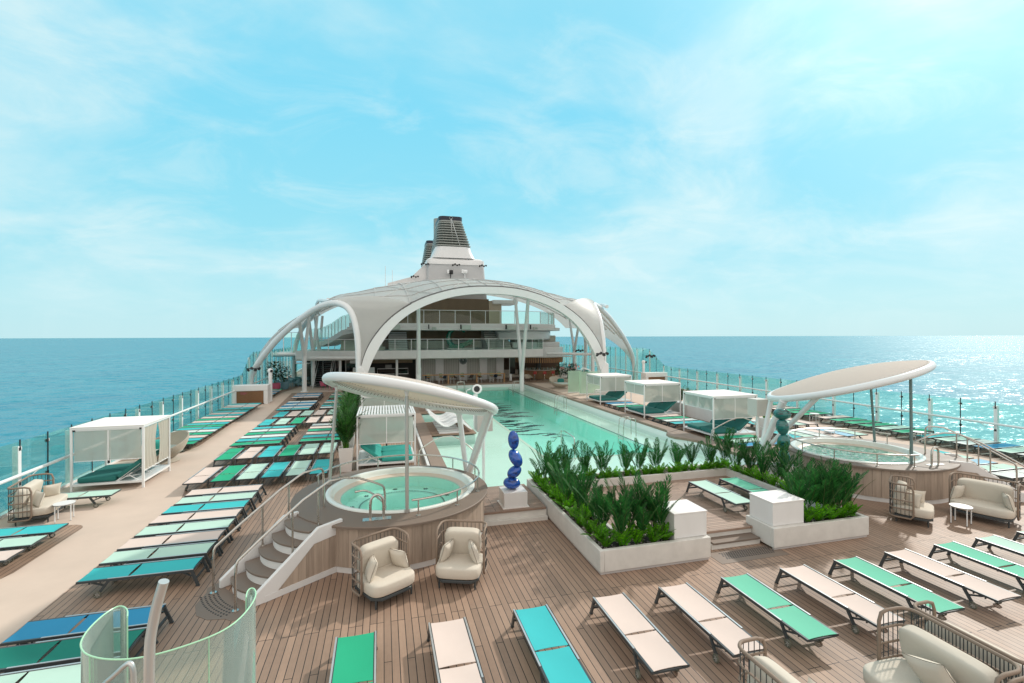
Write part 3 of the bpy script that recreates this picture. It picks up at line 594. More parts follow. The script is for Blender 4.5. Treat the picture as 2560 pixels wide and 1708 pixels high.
for i in range(900):
    z=.43; q=rg.random()
    if q<.35: x,y=rg.uniform(4.5,5.02),rg.uniform(9.35,14.35)
    elif q<.5: x,y=rg.uniform(5.0,6.15),rg.uniform(9.35,9.95)
    elif q<.68: x,y=rg.uniform(11.18,11.5),rg.uniform(9.35,14.35)
    elif q<.84: x,y=rg.uniform(9.8,11.2),rg.uniform(9.35,9.95)
    else: x,y=rg.uniform(5.1,11.1),rg.uniform(13.8,14.35)
    r=rg.uniform(.012,.035); gm.sell((x,y,z),(r,r*rg.uniform(.7,1.2),r*.7),nu=5,nv=3)
struct(gm.build('planting_gravel',pm('grey_gravel',(.36,.34,.32),.9,var=.5,vs=12)),'stuff')
# ---------------------------------------------------------------- plants
def leafm(name,c,c2):
    m,t,b=principled(name)
    g=nd(t,'ShaderNodeNewGeometry'); r=ramp(t,g.outputs['Random Per Island'],[(0,c),(.75,c2),(1,tuple(min(1,x*1.5) for x in c2))])
    oi=nd(t,'ShaderNodeObjectInfo'); vm=nd(t,'ShaderNodeVectorMath',operation='SCALE'); t.links.new(r.outputs[0],vm.inputs[0]); t.links.new(mth(t,'ADD',mth(t,'MULTIPLY',oi.outputs['Random'],.5),.75),vm.inputs['Scale'])
    t.links.new(vm.outputs[0],b.inputs['Base Color']); b.inputs['Roughness'].default_value=.5; b.inputs['Specular IOR Level'].default_value=.22
    tl=nd(t,'ShaderNodeBsdfTranslucent'); t.links.new(vm.outputs[0],tl.inputs[0]); mx=nd(t,'ShaderNodeMixShader'); mx.inputs[0].default_value=.3
    t.links.new(b.outputs[0],mx.inputs[1]); t.links.new(tl.outputs[0],mx.inputs[2]); t.links.new(mx.outputs[0],t.nodes['Material Output'].inputs[0]); MATS[name]=m; return m
PALML=leafm('palm_leaf',(.010,.058,.016),(.026,.135,.026)); FERNL=leafm('fern_leaf',(.05,.22,.008),(.14,.44,.012)); TALLL=leafm('areca_leaf',(.010,.046,.010),(.032,.115,.018)); STEMM=pm('leaf_stem',(.07,.12,.03),.6,var=.2); FICUS=leafm('ficus_leaf',(.008,.03,.014),(.02,.07,.025))
def frond(lm,sm,rnd,base,az,length,rise,curl,nl,ll,lw,start=.22,droop=.25,up=.55):
    P=[]; x=Vector(base); el=rise
    n=12
    for i in range(n+1):
        P.append(x.copy()); d=Vector((math.cos(az)*math.cos(el),math.sin(az)*math.cos(el),math.sin(el))); x=x+d*length/n; el-=curl/n
    sm.tube(P[::2],[.008-.006*i/6 for i in range(7)],4)
    for i in range(nl):
        u=start+(1-start)*(i+.5)/nl; f=u*n; j=min(n-1,int(f)); p=P[j].lerp(P[j+1],f-j); d=(P[j+1]-P[j]).normalized()
        sd_=Vector((-math.sin(az),math.cos(az),0)); nn=sd_.cross(d).normalized()
        prof=math.sin(PI*min(1,.18+.80*(u-start)/(1-start)))**.6
        for s in (-1,1):
            L=ll*prof*rnd.uniform(.8,1.12); dir_=(sd_*s*rnd.uniform(.75,1.0)+d*rnd.uniform(.55,.95)*up*1.6+Vector((0,0,-droop*rnd.uniform(.5,1.4)))).normalized()
            wv=dir_.cross(nn).normalized()*lw*.5
            m1=p+dir_*L*.42-Vector((0,0,droop*.02)); tip=p+dir_*L+Vector((0,0,-droop*L*.35))
            lm.add([p,m1-wv,tip,m1+wv],[(0,1,2,3)])
def plant_mesh(kind,seed):
    rnd=random.Random(seed); lm,sm=MB(),MB()
    if kind=='palm':
        for i in range(9):
            az=i*2.4+rnd.uniform(-.4,.4); b=(rnd.uniform(-.05,.05),rnd.uniform(-.05,.05),0)
            frond(lm,sm,rnd,b,az,rnd.uniform(.78,1.1),R(rnd.uniform(74,89)),R(rnd.uniform(8,42)),26,.20,.019,.28,.06,1.15)
    elif kind=='fern':
        for i in range(13):
            az=i*2.4+rnd.uniform(-.3,.3); frond(lm,sm,rnd,(rnd.uniform(-.03,.03),rnd.uniform(-.03,.03),0),az,rnd.uniform(.34,.52),R(rnd.uniform(48,82)),R(rnd.uniform(25,60)),15,.085,.034,.10,.10,.6)
    elif kind=='tall':
        for i in range(62):
            az=rnd.uniform(0,2*PI); z=rnd.uniform(0,.9)*rnd.random()**.7; frond(lm,sm,rnd,(rnd.uniform(-.10,.10),rnd.uniform(-.10,.10),z),az,rnd.uniform(.7,1.3),R(rnd.uniform(66,89)),R(rnd.uniform(15,52)),26,.24,.022,.18,.18,.8)
    elif kind=='grass':
        for i in range(60):
            az=rnd.uniform(0,2*PI); el=R(rnd.uniform(45,88)); L=rnd.uniform(.2,.42); b=Vector((rnd.uniform(-.09,.09),rnd.uniform(-.09,.09),0)); d=Vector((math.cos(az)*math.cos(el),math.sin(az)*math.cos(el),math.sin(el))); s=Vector((-math.sin(az),math.cos(az),0))*.014
            lm.add([b-s,b+s,b+d*L*.6+s*.8,b+d*L-Vector((0,0,.04)),b+d*L*.6-s*.8],[(0,1,2,3,4)])
    else: # broad leaves
        for i in range(330):
            az=rnd.uniform(0,2*PI); r=rnd.random()**.5*.72; z=.55+rnd.uniform(0,1.25); r*= (1-.45*abs(z-1.1)); c=Vector((math.cos(az)*r,math.sin(az)*r,z)); d=Vector((math.cos(az),math.sin(az),rnd.uniform(-.3,.8))).normalized(); s=d.cross(Vector((0,0,1))).normalized()*rnd.uniform(.05,.085); L=rnd.uniform(.2,.32)
            lm.add([c,c+d*L*.4+s,c+d*L,c+d*L*.4-s],[(0,1,2,3)])
        for i in range(7):
            az=i*.9; sm.tube([(0.03*math.cos(az),.03*math.sin(az),0),(.1*math.cos(az),.1*math.sin(az),.6),(.35*math.cos(az),.35*math.sin(az),1.4)],[.02,.014,.008],5)
    mb=MB(); mb.add(lm.v,lm.f,0); mb.add(sm.v,sm.f,1); return mb
LEAF={'palm':PALML,'fern':FERNL,'tall':TALLL,'grass':FERNL,'broad':FICUS}; PM={}
def pmesh(kind,seed):
    k=(kind,seed)
    if k not in PM:
        o=plant_mesh(kind,seed).build({'palm':'palm_plant','fern':'fern_plant','tall':'areca_palm','grass':'grass_plant','broad':'leafy_plant'}[kind],[LEAF[kind],STEMM],sharp=80); PM[k]=o; return o,True
    return PM[k],False
def plant(kind,label,cat,group,x,y,z,sc_=1,seed=None,rot=None):
    seed=random.randint(0,3) if seed is None else seed
    o,new=pmesh(kind,seed)
    if not new: o=o.copy(); col.objects.link(o)
    for q in ('label','group'):
        if q in o.keys(): del o[q]
    o.location=(x,y,z); o.rotation_euler=(0,0,random.uniform(0,6.28) if rot is None else rot); o.scale=(sc_,sc_,sc_*random.uniform(.93,1.07)); return tag(o,label,cat,group)
pr=random.Random(11)
# back row against the pool
for i in range(9): plant('palm','dark feathery palm, %s from left in the back row against the pool'%ORDL[i],'palm','palms of the planted island',5.55+i*.66+pr.uniform(-.08,.08),14.15+pr.uniform(-.08,.08),.42,pr.uniform(1.02,1.2))
for i in range(19): plant('fern','bright green fern, %s from left in the back row by the pool'%ORDL[i],'fern','ferns of the planted island',5.3+i*.315+pr.uniform(-.06,.06),13.92+pr.uniform(-.05,.05),.42,pr.uniform(.8,1.1))
LP=[(4.8,14.1),(4.85,13.55),(4.72,13.0),(4.88,12.5),(4.75,12.0),(4.88,11.5),(4.74,11.0),(4.86,10.5),(4.8,10.0),(5.15,9.75),(5.45,9.85),(5.5,9.55),(5.75,9.8),(6.0,9.62),(5.0,9.5),(5.95,9.85)]
for i,(x,y) in enumerate(LP): plant('palm','dark feathery palm of the left bed, %s from its pool end'%ORD[i],'palm','palms of the planted island',x+pr.uniform(-.05,.05),y+pr.uniform(-.05,.05),.42,pr.uniform(1.12,1.36))
LF=[(4.6,14.25),(4.62,13.8),(4.6,13.3),(4.62,12.75),(4.6,12.25),(4.62,11.75),(4.6,11.25),(4.62,10.75),(4.6,10.25),(4.62,9.8),(4.65,9.46),(5.0,9.44),(5.35,9.45),(5.7,9.44),(6.02,9.46),(4.95,12.2),(4.95,11.2),(4.95,13.2)]
for i,(x,y) in enumerate(LF): plant('fern','bright green fern of the left bed, %s from its pool end'%ORD[i],'fern','ferns of the planted island',x+pr.uniform(-.03,.03),y+pr.uniform(-.03,.03),.42,pr.uniform(.9,1.2))
RP=[(11.38,14.1),(11.3,13.5),(11.4,12.9),(11.3,12.3),(11.4,11.7),(11.3,11.1),(11.4,10.6),(11.32,10.1),(11.1,9.8),(10.75,9.8),(10.4,9.82),(10.05,9.8),(10.6,9.55),(11.0,9.52),(11.38,9.6)]
for i,(x,y) in enumerate(RP): plant('palm','dark feathery palm of the right bed, %s from its pool end'%ORD[i],'palm','palms of the planted island',x+pr.uniform(-.05,.05),y,.42,pr.uniform(1.12,1.38))
RF=[(11.25,13.9),(11.25,13.4),(11.25,12.9),(11.25,12.4),(11.25,11.9),(11.25,11.4),(11.25,10.9),(11.25,10.4),(11.4,9.46),(11.05,9.45),(10.7,9.44),(10.35,9.46),(10.0,9.45)]
for i,(x,y) in enumerate(RF): plant('fern','bright green fern of the right bed, %s from its pool end'%ORD[i],'fern','ferns of the planted island',x,y,.42,pr.uniform(.9,1.2))
# tall potted palms beside the slatted cabanas
POT=pm('white_pot',(.74,.70,.67),.45,var=.04)
for i,(x,y) in enumerate([(-1.34,18.9),(-1.42,20.9),(-1.5,23.0),(-1.6,25.6),(-1.75,28.4),(-1.9,31.5)]):
    p=MB(); p.add([(x-.19,y-.19,0),(x+.19,y-.19,0),(x+.19,y+.19,0),(x-.19,y+.19,0),(x-.26,y-.26,.9),(x+.26,y-.26,.9),(x+.26,y+.26,.9),(x-.26,y+.26,.9),(x-.23,y-.23,.9),(x+.23,y-.23,.9),(x+.23,y+.23,.9),(x-.23,y+.23,.9),(x-.23,y-.23,.82),(x+.23,y-.23,.82),(x+.23,y+.23,.82),(x-.23,y+.23,.82)],[(3,2,1,0),(0,1,5,4),(1,2,6,5),(2,3,7,6),(3,0,4,7),(4,5,9,8),(5,6,10,9),(6,7,11,10),(7,4,8,11),(8,9,13,12),(9,10,14,13),(10,11,15,14),(11,8,12,15),(12,13,14,15)])
    tag(p.build('plant_pot',POT,bevel=.01,sharp=30),'tall white pot of palms, %s in the line beside the cabanas'%ORD[i],'pot','pots along the slatted cabanas')
    plant('tall','bushy tall palm in a white pot, %s in the line beside cabanas'%ORD[i],'palm','tall potted palms',x,y,.82,1.05,seed=i%3)
    plant('grass','low grass around the palm stems in pot, %s of the line'%ORD[i],'grass plant','grass in the pots',x,y,.82,.9,seed=0)
# ---------------------------------------------------------------- raised spas with stairs, rails and tilted awnings (mirrored about the ship's axis)
def spa(s):
    mx=(lambda mb:mb) if s<0 else (lambda mb:mb.mirror(2*AX))
    nm='left' if s<0 else 'right'
    X=(lambda x:x) if s<0 else (lambda x:2*AX-x)
    cx,cy=.25,12.80; Z=1.03
    t=thing('hot_tub','raised round hot tub clad in weathered boards on the %s of the pool'%nm,'hot tub',(X(cx),cy,0),group='raised hot tubs')
    mb=MB(); n=66; Rw=2.34
    for k in range(n):
        a0=2*PI*k/n+.0012; a1=2*PI*(k+1)/n-.0012; p=[]
        for r in (Rw,Rw-.03):
            for a in (a0,a1): p.append((cx+r*math.cos(a),cy+r*math.sin(a)))
        mb.add([(p[0][0],p[0][1],.13),(p[1][0],p[1][1],.13),(p[1][0],p[1][1],Z-.06),(p[0][0],p[0][1],Z-.06),(p[2][0],p[2][1],.13),(p[3][0],p[3][1],.13),(p[3][0],p[3][1],Z-.06),(p[2][0],p[2][1],Z-.06)],[(0,1,2,3),(5,4,7,6),(1,5,6,2),(4,0,3,7)])
    mx(mb).build('cladding',CLAD,t,sharp=20)
    mx(MB().lathe((cx,cy,0),[(Rw-.05,0),(Rw-.02,0),(Rw-.02,.13),(Rw-.05,.13)],72)).build('plinth',WHITE,t)
    mx(MB().lathe((cx,cy,0),[(Rw-.04,.1),(Rw-.04,Z-.05)],72)).build('backing',BLACK,t)
    sx,sy=.48,12.98
    # deck ring: outer circle about (cx,cy), inner about the shell centre
    dr_=MB(); n=96
    for (ro,ri,z) in ((2.42,1.86,Z-.055),(2.42,1.86,Z)):
        pass
    vs=[]
    for k in range(n):
        a=2*PI*k/n
        vs+=[(cx+2.43*math.cos(a),cy+2.43*math.sin(a),Z-.055),(cx+2.43*math.cos(a),cy+2.43*math.sin(a),Z-.012),(cx+2.418*math.cos(a),cy+2.418*math.sin(a),Z),(sx+1.84*math.cos(a),sy+1.84*math.sin(a),Z),(sx+1.84*math.cos(a),sy+1.84*math.sin(a),Z-.055)]
    fs=[]
    for k in range(n):
        j=(k+1)%n
        for q in range(4): fs.append((k*5+q,j*5+q,j*5+q+1,k*5+q+1))
        fs.append((k*5+4,j*5+4,j*5,k*5))
    dr_.add(vs,fs); mx(dr_).build('rim_deck',DECKB,t,sharp=30)
    sh=MB().lathe((sx,sy,0),[(1.90,Z+.003),(1.895,Z+.03),(1.86,Z+.045),(1.80,Z+.045),(1.76,Z+.03),(1.735,Z-.03),(1.70,Z-.10),(1.62,Z-.13),(1.54,Z-.15),(1.53,Z-.17)],96)
    bs_=MB().lathe((sx,sy,0),[(1.53,Z-.165),(1.50,Z-.22),(1.47,Z-.42),(1.08,Z-.45),(1.02,Z-.52),(.98,Z-.86),(.0,Z-.88)],96); mx(bs_).build('tub_basin',pm('mint_gelcoat',(.60,.98,.90),.3,var=.05),t,sharp=50)
    mx(sh).build('tub_shell',pm('acrylic_shell',(.80,.84,.80),.22,var=.03,coat=.3),t,sharp=50)
    st=MB().lathe((sx,sy,0),[(1.742,Z-.028),(1.705,Z-.095),(1.625,Z-.124),(1.545,Z-.142)],96)
    mx(st).build('tub_ledge',pm('cream_ledge',(.70,.60,.50),.4,var=.05),t,sharp=60)
    tl=MB()
    for k in range(150):
        a=2*PI*k/150; tl.box(0,0,0,0,0,0) if 0 else tl.add([(sx+1.07*math.cos(a),sy+1.07*math.sin(a),Z-.444),(sx+1.07*math.cos(a+.028),sy+1.07*math.sin(a+.028),Z-.444),(sx+1.11*math.cos(a+.028),sy+1.11*math.sin(a+.028),Z-.443),(sx+1.11*math.cos(a),sy+1.11*math.sin(a),Z-.443)],[(0,1,2,3)])
    for k in range(9):
        a=2*PI*k/9+.3
        for q in range(6): b=q*PI/3; tl.bar((sx+1.28*math.cos(a),sy+1.28*math.sin(a),Z-.427),(sx+1.28*math.cos(a)+.07*math.cos(b),sy+1.28*math.sin(a)+.07*math.sin(b),Z-.427),.016,.012)
    tlo=mx(tl).build('jets',pm('jet_grey',(.10,.16,.15),.4),t); tlo['kind']='stuff'
    wm=MB(); wm.add([(sx+1.55*math.cos(2*PI*k/72),sy+1.55*math.sin(2*PI*k/72),Z-.145) for k in range(72)],[tuple(range(72))])
    mx(wm).build('water',waterm('spa_still_water',(.86,1.0,.95),5,.25,.5) if s<0 else waterm('spa_bubbling_water',(.76,1.0,.91),9,.9,.9,foam=.75,detail=5),t)
    # ring rail
    rx_,ry_=.38,12.9; rr=2.10; zr=Z+.36
    rail=[(rx_+rr*math.cos(R(a)),ry_+rr*math.sin(R(a)),zr) for a in range(-84,173,6)]
    t2=thing('spa_rail','curved stainless rail ringing the %s hot tub rim'%nm,'handrail',(X(rx_),ry_,Z),group='spa ring rails')
    mx(MB().tube(rail,.024,8)).build('top_rail',STEEL,t2)
    for a in (-80,-52,-22,8,40,72,105,138,165):
        x,y=rx_+rr*math.cos(R(a)),ry_+rr*math.sin(R(a))
        if (x-cx)**2+(y-cy)**2>2.38**2: x,y=cx+2.36*(x-cx)/math.hypot(x-cx,y-cy),cy+2.36*(y-cy)/math.hypot(x-cx,y-cy)
        p=MB(); p.tube([(x,y,Z+.002),(x,y,zr-.02)],.017,8); p.cyl((x,y,Z+.002),.05,.012,12); mx(p).build('post',STEEL,t2)
    # stairs
    d=Vector((.80,.60,0)); pp=Vector((.60,-.80,0))
    base=Vector((-2.66,10.36,0)); W_=1.12
    t3=thing('spa_stairs','curved brown stairs with white sides climbing the %s hot tub'%nm,'stairs',(X(base.x),base.y,0),group='spa stairs')
    for i in range(5):
        z1=.2*(i+1); o=base+d*(.27*i)+Vector((0,0,0)); hw=W_/2-.05
        def nose(u,z,off=0): 
            q=o+pp*((u-.5)*2*hw)-d*(.13*(1-(2*u-1)**2)-off); return (q.x,q.y,z)
        dep=.30 if i<4 else .46
        def back(u,z): 
            q=o+pp*((u-.5)*2*hw)+d*(dep+.13); return (q.x,q.y,z)
        K=12
        tr=MB(); top=[nose(k/K,z1) for k in range(K+1)]+[back(1-k/K,z1) for k in range(K+1)]; tr.prism([(q[0],q[1]) for q in top],z1-.045,z1); mx(tr).build('tread',DECKB,t3,bevel=.01)
        rs=MB(); rs.prism([nose(k/K,0,.03)[:2] for k in range(K+1)]+[back(1-k/K,0)[:2] for k in range(K+1)],max(0,z1-.20),z1-.046); mx(rs).build('riser',WHITE,t3)
    for sd_,nm2 in ((-1,'l'),(1,'r')):
        sp=MB(); A=base+pp*(sd_*(W_/2+.0))-d*.17; 
        L=[(0,0),(.16,.0),(1.62,.0) if sd_<0 else (.42,0),(1.62,.80) if sd_<0 else (1.30,.76),(1.62,1.07) if sd_<0 else (1.95,.80),(1.30,1.07) if sd_<0 else (1.95,1.09),(.0,.16) if sd_<0 else (1.40,1.07),(0,.14) if sd_<0 else (0,.12)]
        vs=[]
        for off in (0,.085):
            for u,z in L: q=A+d*u+pp*(sd_*off); vs.append((q.x,q.y,z+.002))
        nL=len(L); sp.add(vs,[tuple(range(nL)),tuple(range(2*nL-1,nL-1,-1))]+[(k+nL,(k+1)%nL+nL,(k+1)%nL,k) for k in range(nL)])
        mx(sp).build('side_panel',WHITE,t3,bevel=.012)
        if sd_>0:
            # boarded side below the panel
            wb=MB(); q0=A+pp*.045
            nb=9
            for k in range(nb):
                u0=.46+ (1.97-.46)*k/nb+.002; u1=.46+(1.97-.46)*(k+1)/nb-.002; f=lambda u:max(.13,min(.80,(u-.42)*.86+.0))
                v=[]
                for off in (0,.03):
                    for u,z in ((u0,.12),(u1,.12),(u1,f(u1)),(u0,f(u0))): q=q0+d*u+pp*off; v.append((q.x,q.y,z))
                wb.add(v,[(0,1,2,3),(7,6,5,4),(4,5,1,0),(5,6,2,1),(6,7,3,2),(7,4,0,3)])
            mx(wb).build('board_side',CLAD,t3,sharp=20)
            pl=MB(); a,b=q0+d*.30+pp*.02,q0+d*2.0+pp*.02; pl.bar((a.x,a.y,.065),(b.x,b.y,.065),.05,.12); mx(pl).build('plinth',WHITE,t3)
    lp=MB(); o=base-d*.2
    lp.prism([((o+pp*u-d*v).x,(o+pp*u-d*v).y) for u,v in ((-.85,-.1),(-.8,.12),(-.62,.2),(-.3,.5),(.1,.62),(.4,.55),(.62,.34),(.78,.3),(.85,.1),(.8,-.1))],.0,.006); mx(lp).build('landing',DECKB,t3)
    dd=MB()
    for i in range(14):
        for j in range(5):
            u=-.52+i*.075+(.0375 if j%2 else 0); v=.03+j*.07+.10*(1-(u/.6)**2)
            q=o+pp*u-d*v; dd.bar((q.x,q.y,.007),((q+pp*.035).x,(q+pp*.035).y,.007),.026,.006)
    dd=mx(dd).build('drain_slots',BLACK,t3)
    # stair handrails
    def hand(sd_,label):
        e=pp*(sd_*(W_/2-.06)); f0=base+e-d*.32; h=.93
        q=lambda v,z:(v.x,v.y,z)
        top=base+e+d*1.45
        if sd_<0: path=[q(f0,.0),q(f0,h-.12),q(f0+d*.06,h),q(base+e+d*1.40,1.93),q(top+d*.40,1.96),q(top+d*.52,1.93),q(top+d*.56,1.82),q(top+d*.56,Z)]
        else:
            p1=Vector((sx,sy,0))-d*1.30+pp*.05
            path=[q(f0,.0),q(f0,h-.12),q(f0+d*.06,h),q(base+e+d*1.38,1.93),q(base+e+d*1.9+Vector((.15,.05,0)),1.93),q(base+e+d*2.25+Vector((.5,.1,0)),1.62),q(base+e+d*2.3+Vector((.55,.12,0)),1.50),q(base+e+d*2.3+Vector((.55,.12,0)),.88)]
        tt=thing('stair_handrail',label,'handrail',(X(f0.x),f0.y,0),group='spa stair handrails')
        mx(MB().tube(path,.025,8,smooth=1)).build('rail',STEEL,tt)
        for u in (.62,1.18) if sd_<0 else (.75,1.3): 
            b_=base+e+d*u; zt=h+(1.93-h)*((u+.26)/1.70); zb=.2*min(5,int((u+.0)/.27)+1); p=MB(); p.tube([q(b_,zb),q(b_,zt)],.02,8); p.cyl(q(b_,zb),.05,.012,12); mx(p).build('post',STEEL,tt)
        p=MB(); p.cyl(q(f0,.006),.06,.014,14); mx(p).build('base_flange',STEEL,tt)
    hand(-1,'stainless handrail on the outer side of the %s spa stairs'%nm); hand(1,'stainless handrail on the camera side of the %s spa stairs'%nm)
    # looped grab rail
    g=thing('grab_rail','looped stainless grab rail bolted on the %s spa rim'%nm,'grab rail',(X(-.10),11.02,Z),group='looped grab rails')
    gx,gy=-.28,10.86
    mx(MB().tube([(gx,gy,Z),(gx,gy,Z+.40),(gx+.05,gy,Z+.50),(gx+.14,gy,Z+.54),(gx+.23,gy,Z+.50),(gx+.28,gy,Z+.40),(gx+.28,gy,Z)],.03,10,smooth=1)).build('loop',STEEL,g)
    mx(MB().box(gx-.16,gx+.44,gy-.09,gy+.09,Z+.002,Z+.012)).build('base_plate',STEEL,g)
    if s<0:
        g=thing('grab_rail','low bent stainless rail dipping into the left hot tub','grab rail',(-.55,11.4,Z),group='looped grab rails')
        MB().tube([(-.62,11.28,Z+.5),(-.35,11.38,Z+.5),(-.02,11.62,Z+.12),(.06,11.55,Z+.02),(.0,11.35,Z-.02)],.022,8,smooth=2).build('loop',STEEL,g)
    # tilted awning
    ex,ey=.77,13.10
    zp=lambda x,y:3.86-.232*(x-.51)-.195*(y-11.08)
    aw=thing('spa_awning','tilted white oval awning on slim posts over the %s hot tub'%nm,'awning',(X(ex),ey,Z),group='tilted spa awnings')
    ring=[]
    for k in range(72):
        a=2*PI*k/72; x,y=ex+2.16*math.cos(a),ey+2.36*math.sin(a); ring.append((x,y,zp(x,y)))
    mx(MB().tube(ring,.112,12,closed=True)).build('ring_tube',WSTEEL,aw,sharp=80)
    def mem(u,v):
        r=v*.985; a=2*PI*u; x,y=ex+2.16*r*math.cos(a),ey+2.36*r*math.sin(a); return (x,y,zp(x,y)+.10+.27*(1-v**2.2))
    mx(MB().sheet(mem,72,12,.012)).build('canopy',pm('blush_canvas',(.74,.66,.615),.85,var=.04,vs=2),aw,sharp=80)
    cm=MATS['blush_canvas']
    if 'tl' not in cm: 
        cm['tl']=1; ct=cm.node_tree; tlb=nd(ct,'ShaderNodeBsdfTranslucent'); tlb.inputs[0].default_value=(.80,.74,.64,1); mq=nd(ct,'ShaderNodeMixShader'); mq.inputs[0].default_value=.42; ct.links.new(ct.nodes['Principled BSDF'].outputs[0],mq.inputs[1]); ct.links.new(tlb.outputs[0],mq.inputs[2]); ct.links.new(mq.outputs[0],ct.nodes['Material Output'].inputs[0])
    lc=MB(); 
    for k in range(110):
        a=2*PI*k/110; c_,s_=math.cos(a),math.sin(a)
        P=lambda r,dz:(ex+2.16*r*c_,ey+2.36*r*s_,zp(ex+2.16*r*c_,ey+2.36*r*s_)+dz)
        lc.bar(P(.915,.135),P(.96,.125),.012,.012); lc.bar(P(.90,.02),P(.94,-.03),.012,.012)
    ro=mx(lc).build('lacing',pm('grey_lacing',(.25,.25,.24),.6),aw); ro['kind']='stuff'
    for (bx_,by_,tx_,ty_) in ((-1.40,13.72,-1.22,13.74),(.51,11.08,.51,11.10)):
        ztop=zp(tx_,ty_)-.10
        p=MB(); p.tube([(bx_,by_,Z+.10),(tx_,ty_,ztop-.1)],.042,12); p.cyl((bx_,by_,Z),.03,.1,8); p.bar((bx_-.06,by_,Z+.04),(bx_+.06,by_,Z+.04),.03,.06)
        mx(p).build('post',pm('satin_post',(.50,.50,.47),.35,metal=.55,var=.05) if s<0 else pm('teal_grey_post',(.16,.24,.24),.35,metal=.3,var=.05),aw)
        mx(MB().tube([(tx_,ty_,ztop-.12),(tx_,ty_,ztop+.02)],[.022,.06],8)).build('post_bracket',WSTEEL,aw)
    fx,fy=2.55,15.0
    for (tx_,ty_,r0,r1) in ((2.72,12.35,.075,.085),(2.93,13.5,.11,.125),(2.25,14.75,.075,.085)):
        mx(MB().tube([(fx,fy,P_),(fx+.04*(tx_-fx),fy+.04*(ty_-fy),.62),(tx_,ty_,zp(tx_,ty_)-.06)],[r0*1.15,r0,r1],12)).build('tripod_leg',WSTEEL,aw)
    # instrument box beside the tripod
    kx=3.2 if s<0 else 2*AX-14.1; bx_=MB(); bx_.box(kx-.26,kx+.26,15.35,15.85,1.9,2.55); q=mx(bx_); o=tag(q.build('control_cabinet',pm('beige_cabinet',(.55,.53,.49),.5,var=.03),bevel=.012),'pale steel control cabinet fixed high by the %s awning tripod'%nm,'cabinet','awning control cabinets')
    pm_=MB(); pm_.tube([(kx,15.6,-.45),(kx,15.6,1.9)],.05,10); mx(pm_).build('post',WSTEEL,o,local=False)
spa(-1); spa(1)
# ---------------------------------------------------------------- pebble sculptures
def marble(name,c,c2):
    m,t,b=principled(name); n=noise(t,pos(t,(1,1,2.2),obj=True),3.2,8,.62); nn=nd(t,'ShaderNodeTexNoise'); 
    r=ramp(t,n,[(.30,c),(.52,c2),(.60,tuple(x*.6 for x in c)),(.75,c2)]); t.links.new(r.outputs[0],b.inputs['Base Color']); b.inputs['Roughness'].default_value=.12; b.inputs['Coat Weight'].default_value=.5; MATS[name]=m; return m
def sculpture(x,y,z,label,m,stones,wh):
    t=thing('pebble_sculpture',label,'sculpture',(x,y,z),group='stacked pebble sculptures')
    MB().box(x-.33,x+.33,y-.32,y+.30,z+.02,z+wh).build('plinth',WHITE,t,bevel=.008)
    MB().box(x-.37,x+.37,y-.36,y+.34,z+.001,z+.02).build('plinth_foot',TRIM,t)
    zz=z+wh; 
    for dx,h,a,b,rot in stones:
        M=Matrix.Rotation(-YAW-R(6),3,'Z')@Matrix.Rotation(rot,3,'Y')
        MB().sell((x+dx*.98,y-dx*.25,zz+h),(a,a*.82,b),(1,1),M,28,18).build('stone',m,t,sharp=180)
sculpture(3.48,12.92,P_,'stack of four glossy cobalt blue stones on a white plinth',marble('cobalt_marble',(.008,.035,.20),(.016,.10,.47)),
  [(-.03,.165,.240,.162,R(4)),(.04,.475,.225,.155,R(-38)),(.075,.86,.265,.165,R(58)),(.02,1.36,.155,.262,R(-4))],.42)
sculpture(12.75,13.0,P_,'stack of teal marbled stones on a white plinth behind the ferns',marble('teal_marble',(.006,.06,.06),(.022,.20,.18)),
  [(.03,.25,.19,.25,R(-5)),(.02,.74,.20,.27,R(6)),(-.02,1.24,.20,.275,R(-7)),(-.03,1.66,.27,.185,R(3))],.42)
